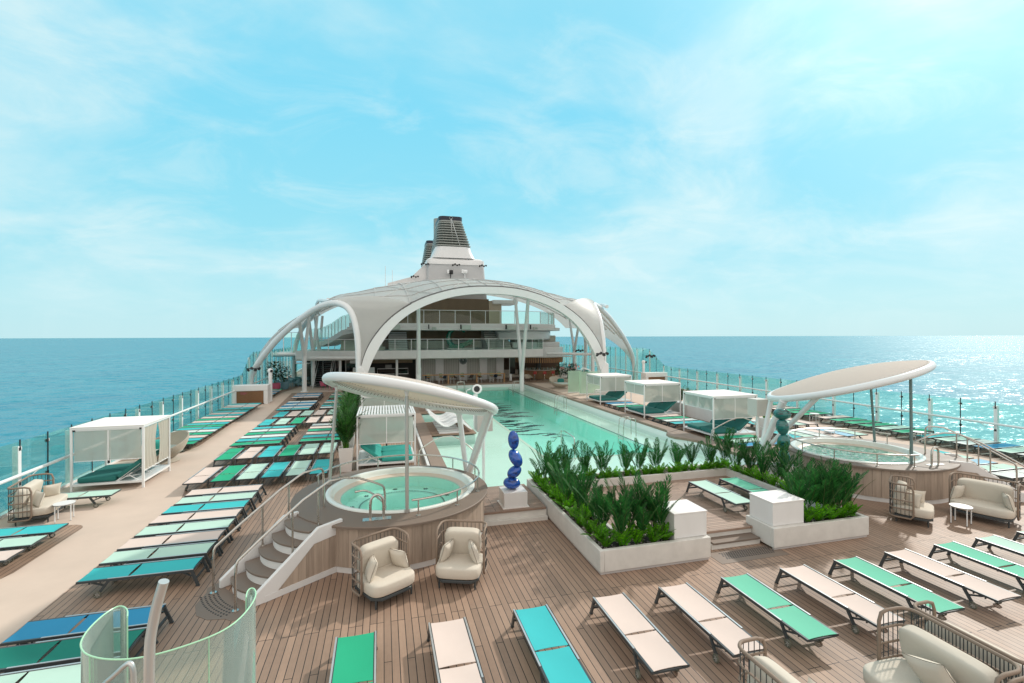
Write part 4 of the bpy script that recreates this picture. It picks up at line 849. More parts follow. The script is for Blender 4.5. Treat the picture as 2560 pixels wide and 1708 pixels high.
# ---------------------------------------------------------------- woven lounge seats
def lounge_seat(name,label,cat,x,y,fx,fy,Wd,D=.92,Ht=1.04,group=None,backh=.52):
    t=thing(name,label,cat,(x,y,0),face(fx,fy),group); b=lambda mb,n,m,p=t,**k: mb.build(n,m,p,local=True,**k)
    hw=Wd/2; yb=-D/2; yf=-D/2+.50
    def U(z,r=.17,ins=0):
        P=[(hw-ins,yf,z)]
        for k in range(7): a=R(0-90*k/6); P.append((hw-r+ (r-ins)*math.cos(a),yb+r+(r-ins)*math.sin(a),z))
        for k in range(7): a=R(-90-90*k/6); P.append((-hw+r+(r-ins)*math.cos(a),yb+r+(r-ins)*math.sin(a),z))
        P.append((-hw+ins,yf,z)); return P
    top=U(Ht); bot=U(.17)
    # sloped front corners of the frame
    loop=[(hw,yf,.24),(hw,yf,Ht-.14),(hw,yf-.04,Ht-.03)]+[(p[0],p[1] if 0<i<len(top)-1 else yf-.14,p[2]) for i,p in enumerate(top)]+[(-hw,yf-.04,Ht-.03),(-hw,yf,Ht-.14),(-hw,yf,.24),(-hw,yf-.05,.17)]+bot[::-1][1:-1]+[(hw,yf-.05,.17)]
    b(MB().tube(loop,.024,8,closed=True),'woven_frame',BRONZE,sharp=80)
    rl=MB()
    for z in (.40,.62,.84): rl.tube(U(z),.017,6)
    b(rl,'woven_rail',BRONZE)
    sp=MB(); P=[Vector(p) for p in U(0)]; ds=[0]
    for a,c in zip(P,P[1:]): ds.append(ds[-1]+(c-a).length)
    n=int(ds[-1]/.085)
    for k in range(1,n):
        dd=ds[-1]*k/n; j=max(i for i in range(len(ds)) if ds[i]<=dd); j=min(j,len(P)-2); q=P[j].lerp(P[j+1],(dd-ds[j])/(ds[j+1]-ds[j])); sp.tube([(q.x,q.y,.17),(q.x,q.y,Ht)],.0065,5)
    o=b(sp,'spindles',CHAR); 
    bs=MB(); poly=[(hw-.06,yb+.1),(hw-.06,.30*D),(hw-.2,.47*D),(-hw+.2,.47*D),(-hw+.06,.30*D),(-hw+.06,yb+.1)]; bs.prism(poly,.155,.215); b(bs,'base_tray',CHAR,bevel=.01)
    for px_,py_ in ((hw-.13,.36*D),(-hw+.13,.36*D),(hw-.14,yb+.14),(-hw+.14,yb+.14)): b(MB().cyl((px_,py_,0),.016,.16,8,r2=.022),'leg',CHAR)
    st=MB(); st.sell((0,.03,.335),(hw-.035,D/2-.04,.125),(.32,.42),nu=44,nv=14); b(st,'seat_cushion',CUSH,sharp=80)
    M=Matrix.Rotation(R(-12),3,'X'); bk=MB(); bk.sell((0,yb+.20,.44+backh/2),(hw-.11,.115,backh/2+.02),(.38,.30),M,40,14); b(bk,'back_cushion',CUSH,sharp=80)
    return t
def pillow(label,t,lx,ly,lz,size,rz,tilt,roll=0,group='scatter pillows'):
    """loose pillow placed in the seat's own frame but standing on its own"""
    M=Matrix.Translation(t.location)@Matrix.Rotation(t.rotation_euler[2],4,'Z')
    p=M@Vector((lx,ly,lz)); mb=MB(); hx,hy=size
    def side(sg):
        def f(u,v):
            a,c=2*u-1,2*v-1; k=((1-a*a)*(1-c*c))**.42*.085+.004; s=1-.10*(1-a*a)*abs(c)**1.5 ; s2=1-.10*(1-c*c)*abs(a)**1.5
            return (a*hx*s2,sg*k,c*hy*s)
        return f
    mb.sheet(side(1),12,12); n0=len(mb.f); mb.sheet(side(-1),12,12); mb.f=mb.f[:n0]+[tuple(reversed(q)) for q in mb.f[n0:]]
    o=mb.build('scatter_pillow',CUSH,None,local=True,sharp=80)
    o.location=p; o.rotation_euler=(Matrix.Rotation(t.rotation_euler[2]+rz,4,'Z')@Matrix.Rotation(tilt,4,'X')@Matrix.Rotation(roll,4,'Y')).to_euler()
    tag(o,label,'pillow',group); return o
G1='woven lounge seats'
c=lounge_seat('armchair','woven armchair with cream cushions left of two before the left hot tub','armchair',.02,9.62,.50,-.86,1.02,group=G1)
pillow('cream pillow on the left arm of the left spa armchair','x' and c,.30,.02,.62,(.20,.20),R(70),R(-20)); pillow('cream pillow on the right side of the left spa armchair',c,-.30,.02,.62,(.20,.20),R(-70),R(-20))
c=lounge_seat('armchair','woven armchair with cream cushions right of two before the left hot tub','armchair',1.52,9.78,-.36,-.93,.98,group=G1)
pillow('cream pillow leaning on the outer side of the right spa armchair',c,.28,.05,.62,(.20,.20),R(75),R(-18)); pillow('cream pillow leaning on the tub side of the right spa armchair',c,-.28,.05,.62,(.20,.20),R(-72),R(-18))
c=lounge_seat('armchair','woven armchair seen from its side in front of the right hot tub','armchair',13.78,9.72,.55,-.83,.95,group=G1)
pillow('upper cream pillow standing in the armchair before the right hot tub',c,.2,.02,.62,(.20,.20),R(60),R(-15)); pillow('lower cream pillow on the near arm of the right hot tub armchair',c,-.26,.08,.60,(.20,.20),R(-75),R(-15))
c=lounge_seat('loveseat','wide woven loveseat with cream cushions beside the right spa stairs','loveseat',15.75,9.30,-.93,-.37,1.34,group=G1)
pillow('round cream pillow at the left end of the right loveseat',c,.50,.08,.62,(.21,.21),R(70),R(-15)); pillow('cream pillow at the right end of the right loveseat',c,-.50,.08,.62,(.21,.21),R(-70),R(-15))
c=lounge_seat('loveseat','woven loveseat with cream cushions against the left glass','loveseat',-9.22,16.32,.97,.20,1.45,group=G1)
pillow('near cream pillow on the left loveseat by the glass',c,-.42,.10,.62,(.20,.20),R(-60),R(-18)); pillow('far cream pillow on the left loveseat by the glass',c,.40,.06,.63,(.26,.20),R(35),R(-18))
c=lounge_seat('armchair','woven seat with cream cushion cut off at the bottom edge','armchair',4.82,4.62,1,.02,1.25,group=G1)
pillow('cream pillow poking over the back of the bottom edge seat',c,.18,.10,.66,(.23,.22),R(30),R(-25),R(12))
c=lounge_seat('loveseat','cream loveseat facing left in the lower right corner','loveseat',6.78,4.56,-1,.02,1.36,D=1.0,Ht=1.08,group=G1)
pillow('flat cream pillow lying on the arm of the corner loveseat',c,-.47,.20,.54,(.26,.22),R(-70),R(70)); pillow('upright square cream pillow on the corner loveseat',c,-.05,.02,.66,(.27,.25),R(10),R(-28),R(20))
c=lounge_seat('loveseat','cream loveseat standing back to back behind the corner loveseat','loveseat',7.86,4.56,1,.0,1.36,D=1.0,Ht=1.08,group=G1)
c=lounge_seat('loveseat','cream loveseat cut off by the lower right corner','loveseat',6.80,3.12,-1,.0,1.36,D=1.0,Ht=1.06,group=G1)
c=lounge_seat('loveseat','back to back loveseat farthest into the lower right corner','loveseat',7.88,3.12,1,.0,1.36,D=1.0,Ht=1.06,group=G1)
def side_table(label,x,y,r=.235,h=.47,rot=.3):
    t=thing('side_table',label,'side table',(x,y,0),rot,'small white side tables'); 
    MB().cyl((0,0,h-.014),r,.016,28).build('table_top',WHITE,t,local=True); MB().cyl((0,0,h-.022),r+.004,.008,28).build('top_edge',CHAR,t,local=True)
    for k in range(4):
        a=PI/4+k*PI/2; l=MB(); l.tube([(r*.97*math.cos(a),r*.97*math.sin(a),.012),(r*.97*math.cos(a),r*.97*math.sin(a),h-.02)],.014,8); lo=l.build('leg',WSTEEL,t,local=True); MB().cyl((r*.97*math.cos(a),r*.97*math.sin(a),0),.016,.012,8).build('foot_cap',BLACK,lo,local=True)
side_table('round white side table before the left loveseat by the glass',-8.46,15.9); side_table('round white side table between the right armchair and loveseat',14.80,9.22)
side_table('small white side table between the far right rail loungers',24.2,22.4,.25); side_table('small white side table at the right rail behind spa stairs',24.3,16.85,.25); side_table('small white side table behind the right spa rail',20.55,18.2,.22)
# round wicker daybed behind the left cabana, and one beside the far glass screens
WICK=pm('pale_wicker',(.42,.37,.30),.8,var=.22,vs=40,bs=90,bst=.9)
def egg_bed(label,x,y,rot,R_=.92,cu=None):
    t=thing('wicker_daybed',label,'daybed',(x,y,0),rot,'round wicker daybeds')
    def shell(u,v):
        a=2*PI*u; lift=.5*(1+math.cos(a)); ht=.46+.62*lift**1.3; r0=.42; r1=R_
        z=.16+(ht-.16)*v; r=r0+(r1-r0)*math.sin(v*PI/2)**.8; return (r*math.sin(a),-r*math.cos(a)*-1*-1,z)
    MB().sheet(shell,56,16,.035).build('wicker_shell',WICK,t,local=True,sharp=80)
    rings=MB()
    for k in range(1,17):
        v=k/16; rings.tube([shell(u/40,v) for u in range(40)],.012,5,closed=True)
    rings.build('wicker_coils',WICK,t,local=True,sharp=80)
    MB().lathe((0,0,0),[(.0,.0),(.62,0),(.64,.03),(.50,.12),(.42,.18),(0,.18)],40).build('wicker_base',WICK,t,local=True)
    MB().sell((0,.05,.46),(R_*.84,R_*.84,.10),(.4,1),nu=40,nv=10).build('cushion',cu or pm('grey_green_cushion',(.42,.48,.44),.9,var=.06),t,local=True,sharp=80)
    return t
e=egg_bed('round pale wicker daybed half behind the white curtained cabana',-8.62,22.3,R(140))
o=MB().sell((-8.75,22.25,.68),(.32,.2,.22),(.6,.7),Matrix.Rotation(R(30),3,'Z'),20,10).build('scatter_pillow',AQUAC); tag(o,'turquoise pillow inside the round wicker daybed','pillow','scatter pillows')
e=egg_bed('low grey wicker daybed beside the pool by the glass screens',16.35,43.3,R(200),1.0)
o=MB().sell((16.6,43.7,.66),(.34,.15,.26),(.6,.7),None,20,10).build('scatter_pillow',TEAL); tag(o,'teal pillow in the low wicker daybed by the pool','pillow','scatter pillows')
# foreground stair glass and rail
def fg():
    t=thing('glass_balustrade','curved clear glass balustrade with green edge in the lower left foreground','balustrade',(-1.7,4.5,0))
    pts=[(-2.08, 4.73), (-2.13, 4.85), (-2.2, 4.93), (-2.25, 4.94), (-2.29, 4.84), (-2.30, 4.69), (-2.29, 4.56), (-2.26, 4.44), (-2.22, 4.36), (-2.16, 4.28), (-2.09, 4.22), (-1.99, 4.16), (-1.88, 4.12), (-1.77, 4.10), (-1.62, 4.11), (-1.45, 4.17), (-1.3, 4.25), (-1.21, 4.34), (-1.15, 4.48), (-1.12, 4.66), (-1.12, 4.82), (-1.16, 4.94), (-1.20, 4.97), (-1.22, 4.92), (-1.20, 4.8)]
    for _ in range(2):
        q=[pts[0]]
        for a,b in zip(pts,pts[1:]): q+=[(a[0]*.75+b[0]*.25,a[1]*.75+b[1]*.25),(a[0]*.25+b[0]*.75,a[1]*.25+b[1]*.75)]
        pts=q+[pts[-1]]
    zt=lambda i:2.655
    n=len(pts)-1
    cut=[0,int(n*.42),int(n*.66),n]
    for a,b in zip(cut,cut[1:]):
        MB().sheet(lambda u,v:(*[ (pts[min(n,int(a+(b-a)*u))][k]+(pts[min(n,int(a+(b-a)*u)+1)][k]-pts[min(n,int(a+(b-a)*u))][k])*((a+(b-a)*u)%1)) for k in (0,1)],.004+v*2.645),b-a,2,.012).build('glass_panel',glassm('foreground_glass',(.90,.985,.95),.10,thin=.20,extra=(.80,.88,.82)),t,sharp=80)  # milky share is pale reflection painted into the clear pane
    MB().tube([(x,y,2.655) for x,y in pts],.0062,6).build('glass_edge',GEDGE,t)
    sm=MB()
    for i in cut: sm.tube([(pts[i][0],pts[i][1],0),(pts[i][0],pts[i][1],2.65)],.005,5)
    sm.build('glass_joint',GEDGE,t)
    p=thing('handrail_pole','thick bent stainless handrail pole in the lower left foreground','handrail',(-1.44,3.54,0))
    POLE=pm('satin_steel_pole',(.66,.65,.63),.34,metal=.75,var=.08,vs=6,stretch=(1,1,.15)); MB().tube([(-1.44,3.54,0.0),(-1.44,3.54,2.6),(-1.44,3.54,3.04),(-1.42,3.545,3.18),(-1.39,3.535,3.32),(-1.35,3.52,3.45)],.030,14,smooth=2).build('pole',POLE,p,sharp=80)
    p=thing('lower_handrail','slim bent stainless handrail at the bottom left edge','handrail',(-1.56,3.63,0))
    MB().tube([(-1.95,3.74,2.55),(-1.74,3.68,2.77),(-1.68,3.66,2.82),(-1.60,3.64,2.90),(-1.57,3.63,2.89),(-1.56,3.63,2.80),(-1.56,3.63,0)],.016,10,smooth=2).build('pole',POLE,p,sharp=80)
fg()
# ---------------------------------------------------------------- the arched shell over the far end of the pool
def resample(P,n):
    P=[Vector(p) for p in P]; d=[0]
    for a,b in zip(P,P[1:]): d.append(d[-1]+(b-a).length)
    out=[]
    for k in range(n+1):
        q=d[-1]*k/n; j=max(i for i in range(len(d)) if d[i]<=q+1e-9); j=min(j,len(P)-2); out.append(P[j].lerp(P[j+1],(q-d[j])/max(1e-9,d[j+1]-d[j])))
    return out
def chaikin(P,k=2):
    P=[Vector(p) for p in P]
    for _ in range(k):
        Q=[P[0]]
        for a,b in zip(P,P[1:]): Q+=[a*.75+b*.25,a*.25+b*.75]
        P=Q+[P[-1]]
    return P
FY=36.5
OUT=[(-1.52,3.0),(-1.30,3.75),(-.87,4.65),(-.18,5.62),(.69,6.53),(1.87,7.36),(3.07,7.97),(4.91,8.55),(6.4,8.8),(8.1,8.87)]
INN=[(-1.15,2.2),(-.70,3.47),(-.01,4.70),(.81,5.80),(1.75,6.62),(2.71,7.18),(3.68,7.60),(5.22,8.08),(6.8,8.29),(8.1,8.33)]
def sym(h): return h+[(2*AX-x,z) for x,z in h[-2::-1]]
OUTs=[Vector((x,FY,z)) for x,z in sym([(-1.52,2.9)]+OUT[1:])]; INNs=[Vector((x,FY,z)) for x,z in sym(INN)]
SIDE=[(-1.55,36.55,0),(-1.60,36.6,1.2),(-1.71,36.69,2.53),(-1.73,36.71,3.78),(-1.8,36.77,4.97),(-1.98,36.93,6.05),(-2.22,37.14,6.77),(-2.65,37.53,7.30),(-3.39,38.19,7.58),(-4.22,38.93,7.49),(-5.2,39.81,7.12),(-6.15,40.66,6.52),(-7.27,41.66,5.7),(-8.35,42.63,4.78),(-9.25,43.44,3.84),(-10.02,44.12,2.94),(-10.62,44.64,2.03),(-10.86,44.86,1.3),(-10.92,44.93,.6),(-10.92,44.93,0)]
RSIDE=[(17.70,36.55,0),(17.70,36.58,1.3),(17.68,36.6,2.9),(17.74,36.8,4.66),(17.72,37.0,5.4),(17.8,37.4,6.2),(17.86,38.0,6.85),(18.07,39.0,7.5),(18.48,40.4,7.95),(19.2,41.1,7.85),(19.98,41.82,7.57),(21.37,43.11,6.99),(22.87,44.5,6.08),(24.31,45.82,5.11),(25.38,46.82,4.28),(26.31,47.68,3.42),(26.84,48.16,2.72),(27.19,48.49,1.85),(27.35,48.63,.9),(27.38,48.67,0)]
roof=thing('arched_roof','vast white arched shell roof spanning the far end of the pool','roof',(AX,50,0))
MEMB=None
def membrane_mat():
    m,t,b=principled('tensile_membrane')
    n=noise(t,pos(t),.35,6,.6); n2=noise(t,pos(t,(3,3,3)),1,4,.6)
    k=mth(t,'ADD',mth(t,'MULTIPLY',n,.16),mth(t,'MULTIPLY',n2,.10)); k=mth(t,'ADD',k,.86)
    vm=nd(t,'ShaderNodeVectorMath',operation='SCALE'); vm.inputs[0].default_value=(.72,.70,.68); t.links.new(k,vm.inputs['Scale']); t.links.new(vm.outputs[0],b.inputs['Base Color'])
    b.inputs['Roughness'].default_value=.38
    tl=nd(t,'ShaderNodeBsdfTranslucent'); tl.inputs[0].default_value=(.72,.74,.72,1); mx=nd(t,'ShaderNodeMixShader'); mx.inputs[0].default_value=.40
    t.links.new(b.outputs[0],mx.inputs[1]); t.links.new(tl.outputs[0],mx.inputs[2]); tp=nd(t,'ShaderNodeBsdfTransparent'); m3=nd(t,'ShaderNodeMixShader'); m3.inputs[0].default_value=.30; t.links.new(mx.outputs[0],m3.inputs[1]); t.links.new(tp.outputs[0],m3.inputs[2]); t.links.new(m3.outputs[0],t.nodes['Material Output'].inputs[0]); MATS['tensile_membrane']=m; return m
MEMB=membrane_mat()
# front arch band (box section) with its two feet
n=72; o_=resample(chaikin(OUTs),n); i_=resample(chaikin(INNs),n); fa=MB(); vs=[]
for a,b in zip(o_,i_): vs+=[(a.x,a.y-.15,a.z),(b.x,b.y-.10,b.z),(b.x,b.y+.42,b.z),(a.x,a.y+.35,a.z)]
fa.add(vs,[(k*4+q,(k+1)*4+q,(k+1)*4+(q+1)%4,k*4+(q+1)%4) for k in range(n) for q in range(4)]); fa.build('front_arch',WSTEEL,roof,sharp=50)
for s in (1,-1):
    f=MB(); ft=[(-1.85,0),(-1.45,0),(-1.15,2.2),(-1.52,2.9),(-1.83,2.7)]; g=[((x if s>0 else 2*AX-x),z) for x,z in ft]
    v=[(x,FY-.2,z) for x,z in g]+[(x,FY+.5,z) for x,z in g]; k=len(g); f.add(v,[tuple(range(k)),tuple(range(2*k-1,k-1,-1))]+[((i+1)%k,i,i+k,(i+1)%k+k) for i in range(k)])
    f.build('arch_foot',WSTEEL,roof,bevel=.05)
    mxs=(lambda mb:mb) if s>0 else (lambda mb:mb.mirror(2*AX))
    MB().tube(chaikin(SIDE if s>0 else RSIDE,2),.235,14).build('side_arch',WSTEEL,roof,sharp=80)
    # second, farther side arch reaching the rail
    SB=[(-9.9,59.6,0),(-9.85,59.3,2.0),(-9.5,58.3,4.4),(-8.4,56.6,6.3),(-6.6,53.6,7.8),(-5.2,50.2,8.6)]
    mxs(MB().tube(chaikin(SB,2),.24,12)).build('side_arch',WSTEEL,roof,sharp=80)
    SB=[(-3.6,40.2,7.7),(-5.0,44,8.15),(-6.0,49,8.5),(-6.9,54.5,8.0),(-7.2,60,7.6)]
    mxs(MB().tube(chaikin(SB,2),.16,10)).build('eave_beam',WSTEEL,roof,sharp=80)
# shell
NS=96
sl_=[p for p in chaikin(SIDE,2)]
ci=max(range(len(sl_)),key=lambda i:sl_[i].z)
left=[p for p in sl_[ci:] if p.z>=1.0][::-1]             # outer foot -> crown of the side arch
nearleg=resample([p for p in sl_[:ci+1] if p.z>=2.9],24)
fro=[p+Vector((0,-.05,.06)) for p in chaikin(OUTs)]
fi=min(range(len(fro)//2),key=lambda i:abs(fro[i].z-7.5))
lowfront=resample(fro[:fi+1],24)
front=resample([left[-1]+Vector((.9,-.55,.25)),fro[fi]+Vector((-.6,.3,.14))]+fro[fi:len(fro)-fi]+[Vector((2*AX-(fro[fi].x-.6),fro[fi].y+.4,fro[fi].z+.14)),Vector((17.7,39.3,8.05))],70)
rs_=chaikin(RSIDE,2); rci=max(range(len(rs_)),key=lambda i:rs_[i].z); right=[p for p in rs_[rci:] if p.z>=1.0]; rleg=resample([p for p in rs_[:rci+1] if p.z>=2.9],24)
up=lambda P:[p+Vector((0,0,.20 if p.z>3 else .1)) for p in P]
SEG=[resample(up(left),34),front,resample(up(right),34)]
B=SEG[0]+SEG[1][1:]+SEG[2][1:]
NBd=len(B)-1
def Kc(s): 
    a=PI*s; return Vector((AX-19.4*math.cos(a)*abs(math.cos(a))**-.12 if abs(math.cos(a))>1e-6 else AX,66,.8+10.3*math.sin(a)**.75))
def shell(u,v):
    i=u*NBd; j=min(NBd-1,int(i)); b=B[j].lerp(B[j+1],i-j)
    k=Kc(.14+.72*u); E=3.2+7.1*math.sin(PI*u)**.9
    w_=max(0,min(1,(b.z-2.5)/5.5)); w_=w_*w_*(3-2*w_)
    p1=b.lerp(k,.03+.17*w_); p1.z=max(b.z+.7,E); p2=b.lerp(k,.38+.22*w_); p2.z=max(k.z,E)+1.0*math.sin(PI*u)
    return b*(1-v)**3+p1*(3*v*(1-v)**2)+p2*(3*v*v*(1-v))+k*v**3
MB().sheet(lambda u,v:shell(u,v**1.3),NBd,40,.05).build('membrane',MEMB,roof,sharp=80)
def vpatch(u,v):
    i=u*24; j=min(23,int(i)); a=lowfront[j].lerp(lowfront[j+1],i-j); b=nearleg[j].lerp(nearleg[j+1],i-j)+Vector((0,0,.2*u)); p=a.lerp(b,v); k=4*v*(1-v)*(a-b).length
    return p+Vector((-.02,-.05,.07*u))*k
def vpatch2(u,v):
    i=u*24; j=min(23,int(i)); a=lowfront[j].lerp(lowfront[j+1],i-j); a=Vector((2*AX-a.x,a.y,a.z)); b=rleg[j].lerp(rleg[j+1],i-j)+Vector((0,0,.2*u)); p=a.lerp(b,v); k=4*v*(1-v)*(a-b).length
    return p+Vector((.02,-.05,.07*u))*k
for fn in (vpatch,vpatch2):
    q=MB().sheet(fn,24,10,.04)
    if fn is vpatch2: q.f=[tuple(reversed(f)) for f in q.f]
    q.build('membrane',MEMB,roof,sharp=80)
    for e_ in (0.0,1.0): MB().tube([Vector(fn(i/24,e_))+Vector((0,-.03,.02)) for i in range(25)],.04,6).build('edge_trim',pm('dark_trim',(.14,.14,.14),.6),roof)
sm=MB()
for u in [.30,.36,.42,.47,.5,.53,.58,.64,.70]: sm.tube([Vector(shell(u,v/24))+Vector((0,0,.03)) for v in range(25)],.03,5)
for v in (.10,.24,.42): sm.tube([Vector(shell(.06+.88*i/60,v))+Vector((0,0,.03)) for i in range(61)],.03,5)
for a,b in ((.30,.40),(.40,.30),(.44,.54),(.56,.46),(.60,.70),(.70,.60)): sm.tube([Vector(shell(a+(b-a)*i/20,.02+.5*i/20))+Vector((0,0,.03)) for i in range(21)],.02,5)
o=sm.build('seam',pm('grey_seam',(.48,.47,.46),.7),roof); o['kind']='stuff'
for k in range(7):
    v=.15+.12*k
    MB().tube([Vector(shell(.08+.84*i/40,v))-Vector((0,0,.22)) for i in range(41)],.10,7).build('rib',WSTEEL,roof,sharp=80)
for u in (.30,.40,.5,.60,.70): MB().tube([Vector(shell(u,.03+.9*i/20))-Vector((0,0,.25)) for i in range(21)],.09,7).build('rib',WSTEEL,roof,sharp=80)
MB().tube([shell(.36+.28*i/40,.002) for i in range(41)],.05,6).build('edge_trim',pm('dark_trim',(.12,.12,.12),.6),roof)
# columns standing in the pool and on the decks
def vcol(x,y,z0,ztop,dy,label,dx=.3):
    t=thing('roof_column',label,'column',(x,y,z0),group='branching roof columns'); zf=z0+2.6
    MB().tube([(x,y,z0),(x,y,zf)],.22,14).build('trunk',WSTEEL,t,sharp=80)
    for s in (-1,1): MB().tube([(x,y+.08*s,zf-.5),(x+dx*s,y+dy*s,ztop)],[.19,.15],12).build('branch',WSTEEL,t,sharp=80)
vcol(13.0,44.8,-.5,9.0,3.4,'white branching column rising from the pool corner at right'); vcol(3.15,45.0,-.5,9.0,3.6,'white branching column left of the bar counter behind awning',.26)
def ycol(x,y,label,zt=6.6,dy=2.0,zf=3.6):
    t=thing('roof_column',label,'column',(x,y,0),group='branching roof columns')
    MB().tube([(x,y,0),(x,y,zf)],.20,12).build('trunk',WSTEEL,t,sharp=80)
    for s,zz in ((-1,zt-.2),(1,zt)): MB().tube([(x,y,zf-.4),(x+.15*s,y+dy*s,zz)],[.17,.14],10).build('branch',WSTEEL,t,sharp=80)
    MB().box(x-.3,x+.3,y-.3,y+.3,0,.06).build('base_plate',WSTEEL,t)
ycol(-6.95,47.2,'nearest white forked column on the left deck before the stairs',6.9); ycol(-6.9,52.5,'second white forked column on the left deck by stairs',7.2); ycol(-6.95,57.5,'third white forked column on the left deck by stairs',7.4)
ycol(22.4,49.0,'nearest white forked column on the right deck by the bar',6.9); ycol(22.9,55.5,'second white forked column on the right deck by the bar',7.2)
# ---------------------------------------------------------------- terraced building under the shell
bd=thing('terrace_building','white two storey terrace building with slatted walls under the arched shell','building',(AX,58,0))
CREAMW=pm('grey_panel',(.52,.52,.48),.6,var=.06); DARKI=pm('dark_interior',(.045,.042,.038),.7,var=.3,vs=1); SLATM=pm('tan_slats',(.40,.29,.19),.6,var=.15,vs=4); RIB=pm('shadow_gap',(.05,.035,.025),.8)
rc=[(17.7-1.2,51),(17.4,51.35),(17.7,52.2),(17.7,60)]
MB().prism([(-8.6,60),(-8.6,52.6),(-4.2,51.2),(-2.6,51)]+rc,2.70,3.58).build('balcony',WHITE,bd,bevel=.05)
MB().prism([(-3.6,62),(-3.6,52.0),(-2.5,51.2),(14.8,51.2)]+[(14.8+6.6*math.sin(R(a)),57.8-6.6*math.cos(R(a))) for a in range(10,91,10)]+[(21.4,62)],5.68,6.02).build('balcony',WHITE,bd,bevel=.04)
MB().prism([(-3.4,62),(-3.4,52.3),(-2.5,51.5),(14.6,51.5)]+[(14.6+6.2*math.sin(R(a)),57.7-6.2*math.cos(R(a))) for a in range(10,91,10)]+[(20.8,62)],6.02,6.42).build('balcony',WHITE,bd,bevel=.04)
MB().prism([(13,62),(13,54.5)]+[(14.6+5.6*math.sin(R(a)),57.7-5.6*math.cos(R(a))) for a in range(10,91,10)]+[(20.2,62)],4.6,5.68).build('soffit',WSTEEL,bd,bevel=.2)
MB().prism([(18.0+3.0*math.cos(R(a)),55+3.0*math.sin(R(a))) for a in range(0,360,12)],2.55,3.75).build('bar_canopy',WHITE,bd,bevel=.06)
cs=MB()
for k in range(70): a=2*PI*k/70; cs.box(18+2.9*math.cos(a)-.05,18+2.9*math.cos(a)+.05,55+2.9*math.sin(a)-.05,55+2.9*math.sin(a)+.05,1.95,2.55)
o=cs.build('canopy_slats',OAK,bd); o['kind']='stuff'
# ground floor wall with pilasters
MB().box(4.0,13.55,55.2,55.5,0,2.7).build('lower_wall',CREAMW,bd)
gp=MB()
for i in range(48): gp.box(4.0+i*.2-.008,4.0+i*.2+.008,55.19,55.2,0,2.7)
gp.build('panel_joints',RIB,bd)
for x in (6.2,8.9,11.3,13.3): MB().box(x-.45,x+.45,55.0,55.19,0,2.69).build('pilaster',WHITE,bd)
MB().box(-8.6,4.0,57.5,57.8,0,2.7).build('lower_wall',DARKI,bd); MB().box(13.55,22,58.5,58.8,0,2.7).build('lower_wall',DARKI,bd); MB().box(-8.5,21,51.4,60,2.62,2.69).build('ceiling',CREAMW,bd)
sw=MB()
for i in range(60): sw.box(13.7+i*.14,13.7+i*.14+.07,58.38,58.49,0,2.6)
sw.build('slat_screen',SLAT,bd)
sw=MB().box(-3.0,3.2,55.6,55.9,2.05,2.65)
for i in range(52): sw.box(-3+i*.12,-3+i*.12+.06,55.54,55.6,2.05,2.65)
sw.build('slat_fascia',SLATM,bd)
for x in (-4.3,1.4,3.5,13.9): MB().box(x-.12,x+.12,52.4,52.64,0,2.7).build('post',WSTEEL,bd)
for x in (-7.4,-6.2,-5.0,-3.9): 
    d=MB().box(x-.03,x+.03,54.6,54.66,0,2.65); d.build('door_mullion',WSTEEL,bd); MB().box(x+.04,x+1.1,54.62,54.64,.05,2.6).build('glass_door',DARKG,bd)
MB().box(13.8,14.4,52.3,52.5,.8,2.65).build('dark_panel',pm('black_glass',(.01,.012,.012),.08),bd)
# upper slatted block
MB().box(-3.6,12.6,58.0,61.9,3.6,9.6).build('core_wall',SLATM,bd)
ub=MB()
for i in range(118): ub.box(-3.5+i*.137,-3.5+i*.137+.05,57.93,58.0,3.6,9.6)
ub.build('slat_face',pm('dark_slats',(.12,.08,.05),.6,var=.2),bd)
MB().box(12.6,14.2,57.9,61.9,3.6,9.4).build('core_wall',pm('sand_panel',(.46,.38,.29),.6,var=.08),bd)
MB().box(13.0,16.2,57.4,61,9.0,9.5).build('roof_pod',WHITE,bd,bevel=.12)
# bleacher steps and upper stairs
for nm_,xa,xb,n_,yy in (('left_bleacher',-4.4,.2,6,54.0),):
    b=MB()
    for i in range(n_): b.box(xa,xb-.3*i,yy+i*.55,yy+(i+1)*.55,3.585,3.585+.33*(i+1))
    b.build('bleacher',pm('cream_bleacher',(.52,.50,.44),.7,var=.06),bd)
b=MB()
for i in range(10): b.box(.6,2.6,54.2+i*.3,54.2+(i+1)*.3,3.585,3.585+.2*(i+1)-.03)
b.build('stair',WHITE,bd); b=MB()
for i in range(10): b.box(.55,2.65,54.17+i*.3,54.2+(i+1)*.3,3.585+.2*(i+1)-.03,3.585+.2*(i+1)+.01)
b.build('tread',RIB,bd)
b=MB()
for i in range(12): b.box(11.6,14.4,53.9+i*.32,53.9+(i+1)*.32,3.585,3.585+.22*(i+1)-.04)
b.build('stair',pm('stair_white',(.62,.60,.56),.6),bd); b=MB()
for i in range(12): b.box(11.55,14.45,53.87+i*.32,53.9+(i+1)*.32,3.585+.22*(i+1)-.04,3.585+.22*(i+1)+.01)
b.build('tread',RIB,bd)
MB().box(14.6,20.5,54.2,57.9,3.6,4.35).build('bleacher',WHITE,bd,bevel=.1); MB().box(15.2,20.5,55.6,57.9,4.35,5.1).build('bleacher',pm('cream_bleacher2',(.58,.54,.46),.7),bd,bevel=.1)
MB().box(2.7,11.4,56.4,57.9,3.6,4.5).build('planter_bench',pm('bench_cream',(.55,.52,.45),.7,var=.12,vs=3),bd,bevel=.08)
